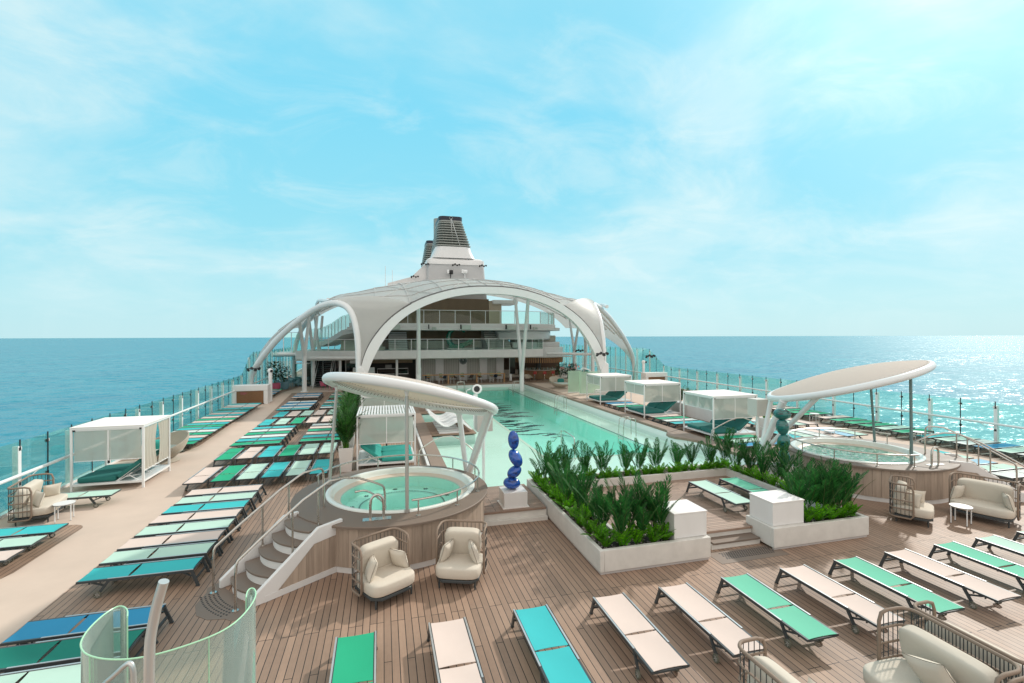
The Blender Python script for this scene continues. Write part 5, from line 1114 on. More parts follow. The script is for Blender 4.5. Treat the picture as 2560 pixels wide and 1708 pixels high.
# glass rails of the two balconies
def glassrail(label,pts,z0,h,step=1.6):
    t=thing('glass_rail',label,'glass railing',(pts[0][0],pts[0][1],z0),group='balcony glass rails')
    P=resample([(x,y,z0) for x,y in pts],max(2,int(sum((Vector(a)-Vector(b)).length for a,b in zip(pts,pts[1:]))/step)))
    MB().tube([p+Vector((0,0,h)) for p in P],.03,6).build('top_rail',WSTEEL,t)
    for i,p in enumerate(P):
        MB().box(p.x-.035,p.x+.035,p.y-.02,p.y+.02,z0,z0+h-.03).build('post',WSTEEL,t)
        if i<len(P)-1:
            q=P[i+1]; dd=(q-p).normalized()*.05; a,b=p+dd,q-dd; nn=Vector((-dd.y,dd.x,0)).normalized()*.006
            MB().add([a-nn,b-nn,b-nn+Vector((0,0,h-.06)),a-nn+Vector((0,0,h-.06)),a+nn,b+nn,b+nn+Vector((0,0,h-.06)),a+nn+Vector((0,0,h-.06))],[(0,1,2,3),(7,6,5,4),(0,4,5,1),(1,5,6,2),(2,6,7,3),(3,7,4,0)]).build('glass_pane',GRNGL,t)
glassrail('lower balcony glass rail below the green wave sculpture',[(-8.5,52.7),(-4.2,51.3),(-2.6,51.1),(16.4,51.1),(17.5,51.6),(17.6,55)],3.585,1.15)
glassrail('upper balcony glass rail curving round to the right',[(-2.5,51.6),(14.5,51.6)]+[(14.6+6.1*math.sin(R(a)),57.7-6.1*math.cos(R(a))) for a in range(10,91,10)],6.425,1.4)
rb=MB(); RB=[((-2.9,51.9),6.0),((-4.2,53.2),5.7),((-5.4,55.2),5.0),((-6.6,57.2),4.55),((-8.0,59),4.4)]
for (p,z),(q,z2) in zip(RB,RB[1:]): rb.add([(p[0],p[1],z-.55),(q[0],q[1],z2-.55),(q[0]+1.5,q[1]+1.5,z2-.55),(p[0]+1.5,p[1]+1.5,z-.55),(p[0],p[1],z),(q[0],q[1],z2),(q[0]+1.5,q[1]+1.5,z2),(p[0]+1.5,p[1]+1.5,z)],[(3,2,1,0),(4,5,6,7),(0,1,5,4),(1,2,6,5),(2,3,7,6),(3,0,4,7)])
rb.build('sloping_gallery',WHITE,bd)
t=thing('glass_rail','sloping green glass rail of the left gallery below the side arch','glass railing',(-5,54,5),group='balcony glass rails')
for (p,z),(q,z2) in zip(RB,RB[1:]):
    for k in range(3):
        f=lambda u:(p[0]+(q[0]-p[0])*u,p[1]+(q[1]-p[1])*u,z+(z2-z)*u); a,b=f(k/3+.02),f((k+1)/3-.02); MB().add([(a[0],a[1],a[2]),(b[0],b[1],b[2]),(b[0],b[1],b[2]+1.5),(a[0],a[1],a[2]+1.5),(a[0],a[1]+.012,a[2]),(b[0],b[1]+.012,b[2]),(b[0],b[1]+.012,b[2]+1.5),(a[0],a[1]+.012,a[2]+1.5)],[(0,1,2,3),(7,6,5,4),(0,4,5,1),(1,5,6,2),(2,6,7,3),(3,7,4,0)]).build('glass_pane',SEAGL,t)
        c=f(k/3); MB().box(c[0]-.03,c[0]+.03,c[1]-.03,c[1]+.03,c[2],c[2]+1.4).build('post',WSTEEL,t)
glassrail('tall green glass rail at the head of the left stairs',[(-11.4,62),(-10.6,57.5),(-8.7,57.0)],3.3,2.2,1.0)
MB().box(-11.8,-4.5,57.0,62,2.85,3.3).build('side_terrace',WHITE,bd,bevel=.15)
# left staircase
stt=thing('staircase','dark open staircase with white stringers climbing on the left deck','stairs',(-5.9,52,0))
for i in range(17): MB().box(-6.55,-5.15,50.2+i*.36,50.2+i*.36+.34,.19*(i+1)-.05,.19*(i+1)).build('tread',CHAR,stt)
for x in (-6.62,-5.10): MB().bar((x,50.1,.05),(x,56.5,3.4),.06,.22).build('stringer',WSTEEL,stt); MB().tube([(x,50.1,0),(x,50.1,1.0),(x,56.4,4.3)],.035,8).build('handrail',WSTEEL,stt)
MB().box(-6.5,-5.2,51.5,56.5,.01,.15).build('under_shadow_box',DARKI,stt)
for (a,b,l) in (((-6.9,50,2.95),(-2.2,50.4,2.9),'white tubular tie beam left of the terrace building'),((17.9,51.5,3.05),(22.4,49.2,3.0),'white tubular tie beam right of the terrace building')):
    o=MB().tube([a,b],.16,12).build('tie_beam',WSTEEL); tag(o,l,'beam','tubular tie beams')
o=MB().tube([(-11.5,56.8,3.05),(-10.8,56.9,3.1),(-4.6,57,3.1)],[.08,.2,.2],12).build('tie_beam',WSTEEL); tag(o,'white tapered beam sticking out at the left glass wall','beam','tubular tie beams')
# equipment on the balcony face
for i,(x,k) in enumerate([(1.2,1),(5.2,0),(8.6,1),(13.6,1),(16.4,0)]):
    t=thing('wall_speaker' if k else 'wall_projector','white %s hung under the upper balcony, %s from left'%('loudspeaker' if k else 'projector',ORDL[i]),'speaker' if k else 'projector',(x,51.1,5.9),group='boxes under the upper balcony')
    MB().box(x-(.5 if k else .22),x+(.5 if k else .22),50.85,51.18,5.75,6.22 if k else 6.05).build('case',pm('grey_case',(.55,.60,.55),.5),t,bevel=.02)
    MB().box(x-.62,x-.52,50.95,51.18,5.8,6.28).build('bracket',BLACK,t); 
    if not k: MB().cyl((x,50.83,5.9),.1,.02,12).build('lens',BLACK,t)
# wave sculpture
t=thing('wave_sculpture','green glass wave sculpture shaped like a curling ring','sculpture',(8.4,55.0,3.59)); P=[];rr=[]
for k in range(33):
    a=R(-55-265*k/32+ 0); P.append((8.3+1.08*math.cos(a),55.2,4.83+1.08*math.sin(a))); rr.append(.40-.26*k/32)
GREENS=marble('wave_glass',(.006,.09,.07),(.05,.32,.22))
MB().tube(P,rr,10).build('curl',GREENS,t,sharp=80); w_=MB(); rg=random.Random(9)
for k in range(46):
    y=55.2+rg.uniform(-.3,.3); w_.tube([(7.6+rg.uniform(-.4,.4),y,3.75+rg.uniform(0,.25)),(8.6,y,3.85+rg.uniform(-.1,.2)),(9.4+rg.uniform(0,.4),y,4.3+rg.uniform(-.3,.3)),(9.8+rg.uniform(0,.4),y,4.5+rg.uniform(-.5,.3))],[.10,.09,.06,.02],5,smooth=1)
w_.build('splash',pm('pale_wave_glass',(.16,.40,.28),.15,var=.3,vs=6,coat=.4),t); MB().box(7.0,10.2,54.6,55.8,3.585,3.68).build('plinth',WHITE,t)
for k in range(14): a=R(-60-200*k/13); w_=None
# clock
t=thing('wall_clock','round wall clock with dark face on a white pilaster','clock',(8.9,54.98,2.2)); M=Matrix.Translation((8.9,54.99,2.2))@Matrix.Rotation(PI/2,4,'X')
MB().cyl((0,0,0),.42,.04,32).xf(M).build('clock_face',pm('clock_slate',(.09,.13,.13),.5),t); k=MB()
for i in range(12): a=i*PI/6; k.bar((.29*math.cos(a),.29*math.sin(a),.045),(.38*math.cos(a),.38*math.sin(a),.045),.035,.012)
k.xf(M).build('hour_marks',WHITE,t); k=MB(); k.bar((0,0,.05),(-.06,.27,.05),.035,.012); k.xf(M).build('minute_hand',WHITE,t); k=MB(); k.bar((0,0,.054),(.03,.17,.054),.04,.012); k.xf(M).build('hour_hand',WHITE,t)
# counter at the pool head with stools, tables and tub chairs behind
t=thing('bar_counter','long narrow oak counter along the far end of the pool','counter',(8.3,50.6,0)); MB().box(3.9,12.75,50.4,50.85,.94,1.02).build('counter_top',OAK,t)
for x in (6.6,9.65,12.68): MB().box(x-.06,x+.06,50.42,50.83,0,.94).build('leg',OAK,t)
NAVY=pm('navy_fabric',(.02,.045,.07),.8,var=.1); MOCHA=pm('mocha_fabric',(.10,.075,.06),.8,var=.1); SAGE=pm('sage_fabric',(.27,.36,.26),.85,var=.08); TANS=pm('tan_seat',(.36,.21,.09),.7,var=.1); PINK=pm('pink_resin',(.50,.10,.18),.45,var=.08); POWD=pm('powder_blue_resin',(.16,.32,.38),.45,var=.08)
def stool(x,y,label,c,group,back=True,frame=WSTEEL):
    t=thing('bar_stool',label,'bar stool',(x,y,0),group=group)
    MB().sell((x,y,.70),(.21,.20,.05),(.5,.5),nu=16,nv=8).build('seat',TANS if back else c,t)
    if back: MB().sell((x,y+.17,.92),(.20,.05,.19),(.5,.4),nu=16,nv=8).build('backrest',c,t)
    else: MB().sell((x,y-.14,.85),(.20,.05,.13),(.5,.4),nu=16,nv=8).build('backrest',c,t)
    if frame is WSTEEL:
        for sx in (-1,1):
            for sy in (-1,1): MB().tube([(x+.15*sx,y+.14*sy,.68),(x+.20*sx,y+.18*sy,0)],.014,6).build('leg',frame,t)
    else: MB().tube([(x,y,.02),(x,y,.68)],.03,8).build('stem',frame,t); MB().cyl((x,y,0),.2,.02,16).build('base',frame,t)
for i,x in enumerate([4.6,5.9,7.1,8.2,10.1,11.4,12.3]): stool(x,51.15,'tan bar stool behind the oak counter, %s from left'%ORDL[i],SAGE,'stools behind the oak counter')
def tubchair(x,y,rot,label,m,group,legs=None):
    t=thing('tub_chair',label,'chair',(x,y,0),rot,group)
    MB().sheet(lambda u,v:((.26+.06*v)*math.cos(PI*(1.12*u-.06)),-(.26+.07*v)*math.sin(PI*(1.12*u-.06))+.03,.40+(.12+.30*math.sin(PI*min(1,max(0,u)))**.7)*v),18,6,.03).build('back_shell',m,t,local=True,sharp=80)
    MB().sell((0,.03,.42),(.26,.26,.05),(.5,.7),nu=18,nv=8).build('seat',m,t,local=True)
    for sx in (-1,1):
        for sy in (-1,1): MB().tube([(.16*sx,.02+.15*sy,.40),(.22*sx,.02+.22*sy,0)],[.018,.011],6).build('leg',legs or CHAR,t,local=True)
def table(x,y,label,group,top,leg,r=.38,sq=True,h=.74):
    t=thing('dining_table',label,'table',(x,y,0),0,group)
    if sq: MB().box(-r,r,-r,r,h-.03,h).build('table_top',top,t,local=True)
    else: MB().cyl((0,0,h-.03),r,.03,28).build('table_top',top,t,local=True)
    if sq:
        for sx in (-1,1):
            for sy in (-1,1): MB().box(sx*(r-.03)-.018,sx*(r-.03)+.018,sy*(r-.03)-.018,sy*(r-.03)+.018,0,h-.03).build('leg',leg,t,local=True)
    else: MB().cyl((0,0,0),.26,.03,20,r2=.09).build('foot',leg,t,local=True); MB().cyl((0,0,.03),.05,h-.06,12).build('stem',leg,t,local=True)
for i,(x,m,nm_) in enumerate([(5.6,NAVY,'navy'),(8.6,MOCHA,'brown'),(11.4,NAVY,'navy')]):
    table(x,53.3,'white framed table behind the counter, %s from left'%ORDL[i],'tables behind the oak counter',pm('grey_top',(.35,.35,.33),.4),WSTEEL)
    tubchair(x-.9,53.3,face(1,0),'%s tub chair left of the %s table behind the counter'%(nm_,ORDL[i]),m,'tub chairs behind the oak counter'); tubchair(x+.9,53.3,face(-1,0),'%s tub chair right of the %s table behind the counter'%(nm_,ORDL[i]),m,'tub chairs behind the oak counter')
# food counter on the left and sign board
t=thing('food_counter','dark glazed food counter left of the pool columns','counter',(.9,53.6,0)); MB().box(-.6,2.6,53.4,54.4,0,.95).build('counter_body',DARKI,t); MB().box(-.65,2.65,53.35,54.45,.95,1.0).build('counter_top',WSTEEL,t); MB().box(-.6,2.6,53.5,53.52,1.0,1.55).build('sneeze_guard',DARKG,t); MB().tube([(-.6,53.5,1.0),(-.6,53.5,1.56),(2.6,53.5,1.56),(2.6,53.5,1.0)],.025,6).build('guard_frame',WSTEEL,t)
o=MB(); o.box(.2,.9,54.8,55.3,1.0,1.9); o.cyl((1.1,55.0,1.0),.18,.5,12); tag(o.build('coffee_machine',pm('machine_grey',(.2,.2,.19),.35,metal=.4),bevel=.03),'grey coffee machine on the dark back counter at left','coffee machine')
t=thing('menu_board','pale framed menu board standing at the food counter','sign',(-2.0,52.0,0)); MB().box(-3.0,-.9,52.0,52.05,.75,1.75).build('board',pm('pale_board',(.42,.48,.48),.5),t); MB().tube([(-3.0,51.98,.7),(-3.0,51.98,1.78),(-.9,51.98,1.78),(-.9,51.98,.7)],.035,6).build('frame',WSTEEL,t)
for x in (-2.9,-1.0): MB().tube([(x,52.02,0),(x,52.02,.78)],.03,6).build('leg',WSTEEL,t)
o=MB().box(-3.4,-1.6,53.0,53.8,2.2,2.55).build('heater_unit',WSTEEL,bevel=.08); tag(o,'white ceiling unit hanging above the menu board','ceiling unit')
# bar at the right with red stools, flowers
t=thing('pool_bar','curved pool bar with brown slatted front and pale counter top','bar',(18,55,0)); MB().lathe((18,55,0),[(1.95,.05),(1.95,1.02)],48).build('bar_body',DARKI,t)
s_=MB()
for k in range(90): a=2*PI*k/90; s_.box(18+1.98*math.cos(a)-.03,18+1.98*math.cos(a)+.03,55+1.98*math.sin(a)-.03,55+1.98*math.sin(a)+.03,.05,1.0)
o=s_.build('bar_slats',OAK,t); o['kind']='stuff'
MB().lathe((18,55,0),[(1.5,1.03),(2.2,1.03),(2.2,1.09),(1.5,1.09)],48).build('bar_top',pm('bar_stone',(.5,.43,.38),.4),t); MB().cyl((18,55,1.0),.3,1.6,12).build('bottle_tower',DARKI,t)
for k in range(26):
    a=R(190+k*6); x,y=18+1.75*math.cos(a),55+1.75*math.sin(a); h=random.uniform(.22,.36); o=MB().lathe((x,y,1.095),[(0,0),(.04,0),(.04,h*.6),(.015,h*.75),(.015,h),(0,h)],8).build('bottle',pm('bottle_%d'%(k%3),[(.05,.12,.06),(.25,.16,.08),(.35,.38,.36)][k%3],.1)); tag(o,'small bottle standing on the round pool bar','bottle','bottles on the pool bar')
REDS=pm('red_seat',(.42,.05,.045),.6,var=.1)
for i,(x,y) in enumerate([(16.8,52.6),(17.9,52.35),(19.0,52.6)]): stool(x,y,'red bar stool at the pool bar, %s from left'%ORDL[i],REDS,'red stools at the pool bar',back=False,frame=STEEL)
t=thing('banquette','low beige banquette sofa beside the slatted wall','sofa',(14.9,55.5,0)); MB().box(14.2,16.0,55.8,56.6,.05,.42).build('seat',CUSH,t,bevel=.05); MB().box(14.2,16.0,56.6,56.8,.05,.95).build('backrest',CUSH,t,bevel=.05)
for i,(x,y) in enumerate([(15.3,50.6),(15.9,51.4)]): tubchair(x,y,R(200+70*i),'%s tan wicker chair at the far right pool corner'%['nearer','farther'][i],WICK,'wicker chairs at the pool corner')
def leafy(x,y,z,s,label,cat='plant',group='leafy pot plants'): plant('broad',label,cat,group,x,y,z,s,seed=1)
for i,(x,y,s) in enumerate([(17.9,47.2,.9),(18.9,47.6,1.0),(19.8,48.2,.9)]): leafy(x,y,.35,s,'dark leafy bush by the pool bar, %s from left'%ORDL[i]); 
t=MB().box(17.2,20.6,46.8,48.7,0,.55).build('planter_box',WICK,bevel=.03); tag(t,'low pale planter box under the dark bushes','planter')
FLOW=pm('pink_flower',(.75,.38,.36),.7,var=.3,vs=9); rg=random.Random(4)
for i in range(12):
    o=MB(); x,y,z=rg.uniform(17.5,20.2),rg.uniform(46.9,48.3),rg.uniform(1.5,2.0)
    for q in range(5): a=q*1.257; o.sell((x+.06*math.cos(a),y,z+.06*math.sin(a)),(.05,.03,.05),nu=6,nv=4)
    tag(o.build('flower',FLOW),'pale pink blossom on the dark bushes by the bar','flower','blossoms on the bushes')
def sofa_teal(x,y,label,i):
    t=thing('corner_sofa',label,'sofa',(x,y,0),R(15),'teal cushioned sofas'); MB().box(-1.1,1.1,-.45,.45,.12,.42).build('seat',CUSH,t,local=True,bevel=.04); MB().box(-1.1,1.1,.3,.5,.42,.85).build('backrest',WICK,t,local=True,bevel=.03)
    for k in range(3): o=MB().sell((0,0,0),(.30,.12,.27),(.6,.6),None,16,8).build('scatter_pillow',TEAL); o.location=(x-.7+k*.7,y+.05+.1*k,.72); o.rotation_euler=(R(-15),0,R(15)); tag(o,'teal pillow on the %s sofa by the right glass wall, %s'%(i,['left one','middle one','right one'][k]),'pillow','teal scatter pillows')
sofa_teal(19.6,38.6,'cream sofa with teal pillows behind the glass screens','nearer'); sofa_teal(22.6,52.5,'farther sofa with teal pillows beside the pool bar','farther')
# pair of frosted screens
for i,(x,y,wd) in enumerate([(15.75,39.6,1.25),(16.3,38.35,1.9)]):
    t=thing('frosted_screen','%s frosted green glass screen beside the far cabana'%['farther narrow','nearer wide'][i],'screen',(x,y,0),group='frosted glass screens'); MB().box(x,x+wd,y,y+.02,.08,1.95).build('glass_panel',SCRGL,t); MB().box(x-.02,x+wd+.02,y-.03,y+.05,0,.08).build('foot_channel',WSTEEL,t)
    MB().box(x-.012,x,y-.005,y+.025,.08,1.96).build('edge_strip',GEDGE,t)
t=thing('stair_handrail','white bent handrail behind the frosted screens','handrail',(17.6,40.2,0)); MB().tube([(17.2,40.2,0),(17.2,40.2,1.8),(17.3,40.2,2.2),(18.3,40.6,1.9),(18.4,40.6,1.6),(18.4,40.6,0)],.04,8,smooth=2).build('rail',WSTEEL,t)
for i,(x,y) in enumerate([(17.0,36.2),(18.0,36.4),(17.6,37.2)]): table(x,y,'small white table behind the far cabana, %s of three'%['left one','right one','back one'][i],'white tables behind the far cabana',WHITE,WSTEEL,.27,True,.5)
# towel bars
def bar_box(x0,x1,y,label,mark):
    t=thing('towel_bar',label,'bar cabinet',((x0+x1)/2,y,0),group='white deck cabinets'); d=.95
    MB().box(x0,x1,y,y+d,1.0,1.42).build('upper_box',WHITE,t,bevel=.03); MB().box(x0,x0+.24,y,y+d,0,1.0).build('side',WHITE,t); MB().box(x1-.24,x1,y,y+d,0,1.0).build('side',WHITE,t)
    MB().box(x0+.24,x1-.24,y+.06,y+d,.06,1.0).build('body',pm('brown_panel',(.20,.10,.05),.5),t)
    for a,b in ((x0+.30,(x0+x1)/2-.01),((x0+x1)/2+.01,x1-.30)):
        s_=MB()
        for k in range(13): s_.box(a,b,y+.035,y+.06,.09+k*.07,.09+k*.07+.05)
        s_.build('slatted_door',pm('brown_slat_door',(.24,.12,.055),.5,var=.25,vs=6),t)
    for x in (x0+.265,x1-.265): MB().box(x-.02,x+.02,y+.02,y+.06,.06,1.0).build('door_trim',WSTEEL,t)
    if mark:   # small pink lettering squiggle
        z=.84; xx=x0+.56; k=MB(); k.tube([(xx,y+.025,z+.07),(xx+.12,y+.025,z+.07),(xx,y+.025,z-.07),(xx+.13,y+.025,z-.07)],.016,5); k.tube([(xx+.23+.06*math.cos(a*.524),y+.025,z-.01+.06*math.sin(a*.524)) for a in range(12)],.015,5,closed=True); k.tube([(xx+.34,y+.025,z-.07),(xx+.34,y+.025,z+.05),(xx+.40,y+.025,z-.02),(xx+.46,y+.025,z+.06)],.014,5); k.build('pink_lettering',PINK,t)
    return t
bar_box(-10.75,-8.35,39.4,'white towel cabinet with brown slatted doors and pink lettering on the left',True); bar_box(24.6,27.0,41.6,'white towel cabinet with dark slatted front on the right',False)
def binocular(x,y,label,dx):
    t=thing('deck_camera',label,'camera post',(x,y,0),group='white post mounted cameras'); MB().cyl((x,y,0),.14,2.25,14).build('post',WSTEEL,t); MB().sell((x,y,2.38),(.2,.2,.2),nu=16,nv=10).build('head',WSTEEL,t); MB().tube([(x,y,2.38),(x+.26*dx,y-.18,2.36)],.10,12).build('lens',BLACK,t)
binocular(-8.5,41.0,'white post camera beside the left towel cabinet',.5); binocular(25.4,43.4,'white post camera beside the right towel cabinet',1.0)
# spotlight clusters on the arches
def spots(x,y,z,label):
    t=thing('spotlight_cluster',label,'spotlights',(x,y,z),group='black spotlight clusters'); MB().bar((x-.5,y-.3,z),(x+.5,y-.3,z),.05,.05).build('bar',BLACK,t)
    for k in range(4): M=Matrix.Translation((x-.42+k*.28,y-.38,z-.12+.12*(k%2)))@Matrix.Rotation(R(60+15*k),4,'X'); MB().cyl((0,0,-.12),.09,.26,10,r2=.12).xf(M).build('lamp_head',BLACK,t)
for a in [(-10.35,44.3,2.4,'black spotlights on the left outer arch foot'),(-9.4,58,3.2,'black spotlights on the far left arch leg'),(26.3,44.0,3.0,'black spotlights on the right outer arch'),(23.1,54.8,3.3,'black spotlights on the right forked column'),(17.2,36.2,3.6,'black spotlights on the right inner arch foot')]: spots(*a)
# potted plants and chairs under the left arch
for i,(x,y,c,cn,s) in enumerate([(-9.75,49.0,PINK,'pink',1.25),(-9.2,50.2,POWD,'teal',1.0)]):
    o=MB().lathe((x,y,0),[(0,.0),(.32,0),(.46,.3),(.44,.7),(.38,.72),(.36,.6),(0,.58)],24).build('plant_pot',c); tag(o,'round %s pot holding a dark leafy plant on the left deck'%cn,'pot','round pots on the left deck'); leafy(x,y,.25,s,'dark leafy plant in the round %s pot'%cn)
for i,(dx,dy) in enumerate([(-.95,-.05),(-.1,-.95),(.95,.1),(.15,.95)]): tubchair(-4.55+dx,48.6+dy,face(-dx,-dy),'pink chair at the near pink table, %s'%['left side','front side','right side','back side'][i],PINK,'pink chairs around the tables',PINK)
table(-4.55,48.6,'nearer grey topped table with pink foot among pink chairs','pink dining set',pm('slate_top',(.24,.28,.28),.4),PINK,.42,False)
table(-3.9,51.0,'farther pale topped table behind the pink chairs','pink dining set',pm('pale_top',(.5,.5,.48),.4),PINK,.42,False)
for i,(dx,dy) in enumerate([(.9,-.2),(.2,.9),(-.2,-.85)]): tubchair(-3.9+dx,51+dy,face(-dx,-dy),'pink chair at the farther table, %s'%['right side','back side','front side'][i],PINK,'pink chairs around the tables',PINK)
for i in range(3):
    x,y=-9.2+.25*i,52.0+1.8*i; table(x,y,'powder blue table along the left wall, %s'%ORD[i],'powder blue dining sets',POWD,POWD,.45,True)
    for k,(dx,dy) in enumerate([(-.8,0),(.8,0),(0,-.8)]): tubchair(x+dx,y+dy,face(-dx,-dy),'powder blue chair %s of the %s blue table'%(['left','right','in front'][k],ORD[i]),POWD,'powder blue chairs',POWD)
for i in range(3): tubchair(-1.6+.8*i,47.6+.2*i,face(.2,-1),'powder blue chair behind the palm hedge, %s from left'%ORDL[i],POWD,'powder blue chairs',POWD)
t=thing('lift_kiosk','small glass kiosk with dark base beside the left stairs','kiosk',(-8.0,53,0)); MB().box(-8.6,-7.2,52.4,53.6,0,.12).build('base',CHAR,t)
for a in ((-8.6,-7.2,52.4,52.42),(-8.6,-8.58,52.44,53.6),(-7.22,-7.2,52.44,53.6)): MB().box(*a,.12,2.3).build('glass_panel',GRNGL,t)
MB().box(-8.65,-7.15,52.35,53.65,2.3,2.36).build('top',WSTEEL,t)
# ---------------------------------------------------------------- funnels
LOUV=pm('grey_louvre',(.34,.35,.32),.45,var=.08); NAVYP=pm('navy_band',(.012,.016,.035),.4); WG=pm('funnel_grey',(.48,.48,.48),.5,var=.06)
def sq(cx,cy,hx,hy,r,z,n=6):
    P=[]
    for q,(sx,sy) in enumerate(((1,1),(-1,1),(-1,-1),(1,-1))):
        for k in range(n+1): a=R(90*q+90*k/n); P.append((cx+sx*(hx-r)+r*math.cos(a),cy+sy*(hy-r)+r*math.sin(a),z))
    return P
def loft(rings,mb=None):
    mb=mb or MB(); n=len(rings[0]); mb.add([p for r_ in rings for p in r_],[(i*n+k,i*n+(k+1)%n,(i+1)*n+(k+1)%n,(i+1)*n+k) for i in range(len(rings)-1) for k in range(n)]+[tuple(range(n-1,-1,-1)),tuple((len(rings)-1)*n+k for k in range(n))]); return mb
def funnel(cx,cy,z0,label,sc_=1,base=True):
    t=thing('funnel',label,'funnel',(cx,cy,0),group='ship funnels')
    zl,zt=z0+1.35*sc_,z0+5.3*sc_
    ln=lambda z:(z-zl)/(zt-zl)
    hx=lambda z:(2.35-.72*ln(z))*sc_; hy=lambda z:(3.4-.7*ln(z))*sc_; cyo=lambda z:cy+1.9*ln(z)*sc_
    loft([sq(cx,cyo(z),hx(z)*.86,hy(z)*.86,.7*sc_,z) for z in (zl,zt)]).build('inner_casing',DARKI,t,sharp=60)
    if base: loft([sq(cx,cy+.3,3.0*sc_,4.0*sc_,1.0,z0-.2),sq(cx,cy+.1,2.55*sc_,3.6*sc_,1.0,z0+.7*sc_),sq(cx,cy,2.36*sc_,3.4*sc_,.9,zl)]).build('collar',WHITE,t,sharp=60)
    n=10
    for k in range(n):
        z=zl+(zt-zl)*(k+.15)/n; loft([sq(cx,cyo(z),hx(z)*.97,hy(z)*.97,.8*sc_,z),sq(cx,cyo(z),hx(z)*1.03,hy(z)*1.03,.8*sc_,z+.07*sc_),sq(cx,cyo(z),hx(z)*1.03,hy(z)*1.03,.8*sc_,z+.17*sc_),sq(cx,cyo(z),hx(z)*.97,hy(z)*.97,.8*sc_,z+.22*sc_)]).build('louvre',LOUV,t,sharp=50)
    loft([sq(cx,cyo(zt),1.63*sc_,2.7*sc_,.7*sc_,zt),sq(cx,cyo(zt),1.65*sc_,2.7*sc_,.7*sc_,zt+.18*sc_)]).build('top_collar',LOUV,t,sharp=60)
    loft([sq(cx,cyo(zt),1.65*sc_,2.7*sc_,.7*sc_,zt+.18*sc_),sq(cx,cyo(zt),1.65*sc_,2.7*sc_,.7*sc_,zt+.75*sc_)]).build('navy_top',NAVYP,t,sharp=60)
    MB().tube([(cx,cy-3.5*sc_,z0+.2),(cx-.02,cyo(zt)-2.75*sc_,zt+.4)],.03,5).build('ladder_cable',WSTEEL,t); MB().tube([(cx+.9,cy-3.4*sc_,zl),(cx+.05,cyo(zt)-2.75*sc_,zt+.4)],.025,5).build('ladder_cable',WSTEEL,t)
    M=Matrix.Translation((cx,cyo(zt)-2.74*sc_,zt+.48*sc_))@Matrix.Rotation(PI/2,4,'X'); MB().tube([(.22*math.cos(a*.524),.22*math.sin(a*.524),.05) for a in range(12)],.03,6,closed=True).xf(M).build('emblem_ring',LOUV,t)
    return t
funnel(9.15,67.5,15.7,'tall louvred ship funnel with navy top on the white block'); funnel(9.35,90,16.8,'second louvred funnel half hidden behind the first',.98)
o=MB().cyl((8.95,79,15),.95,9.2,20).build('exhaust_pipe',LOUV); tag(o,'plain grey exhaust pipe between the two funnels','exhaust pipe')
t=thing('funnel_block','white and grey block with sloping left wing below the funnel','superstructure',(9.4,66,9)); loft([sq(9.55,68.5,4.15,5.0,.5,9.5),sq(9.45,68.5,3.85,4.6,.5,14.6)]).build('block_wall',WG,t,sharp=60)
loft([sq(9.45,68.5,3.87,4.7,.5,14.6),sq(9.45,68.5,3.87,4.7,.5,15.2),sq(9.45,68.7,3.5,4.4,.5,15.5)]).build('block_top',WHITE,t,sharp=60)
MB().add([(5.7,64.6,9.5),(5.7,64.6,14.7),(5.35,64.6,14.6),(3.6,64.6,12.9),(.6,64.6,12.0),(.2,64.6,9.5),(5.7,70,9.5),(5.7,70,14.7),(5.35,70,14.6),(3.6,70,12.9),(.6,70,12.0),(.2,70,9.5)],[(0,1,2,3,4,5),(11,10,9,8,7,6),(1,0,6,7),(2,1,7,8),(3,2,8,9),(4,3,9,10),(5,4,10,11),(0,5,11,6)]).build('sloping_wing',WHITE,t,sharp=20)
for i,(x,z,m) in enumerate([(8.6,13.4,BLACK),(10.5,13.5,WSTEEL)]):
    t=thing('radar_lamp','%s on the grey funnel block'%['dark searchlight on a stalk','white boxed searchlight'][i],'searchlight',(x,63.2,12.3),group='searchlights on the funnel block'); MB().tube([(x,63.2,12.0),(x,63.2,z)],.06,6).build('stalk',BLACK if i==0 else WSTEEL,t); MB().cyl((0,0,0),.28,.5,14).xf(Matrix.Translation((x-.2,63.2,z+.1))@Matrix.Rotation(PI/2,4,'Y')).build('lamp_head',m,t); MB().box(x-.45,x-.2,63.0,63.4,z-.1,z+.4).build('bracket',WSTEEL,t)
spots(4.0,64.3,12.9,'black spotlights low on the sloping funnel wing'); spots(5.3,64.3,14.6,'black spotlights high on the sloping funnel wing'); spots(9.3,63.4,14.5,'black spotlights at the middle of the block'); spots(12.9,63.4,14.5,'black spotlights at the right end of the block')
for i,x in enumerate((.3,1.2)): o=MB().tube([(x,66,11),(x,66,14.4-.5*i)],.035,5).build('mast',WSTEEL); tag(o,'thin white mast left of the funnel, %s'%['taller','shorter'][i],'mast','thin masts')
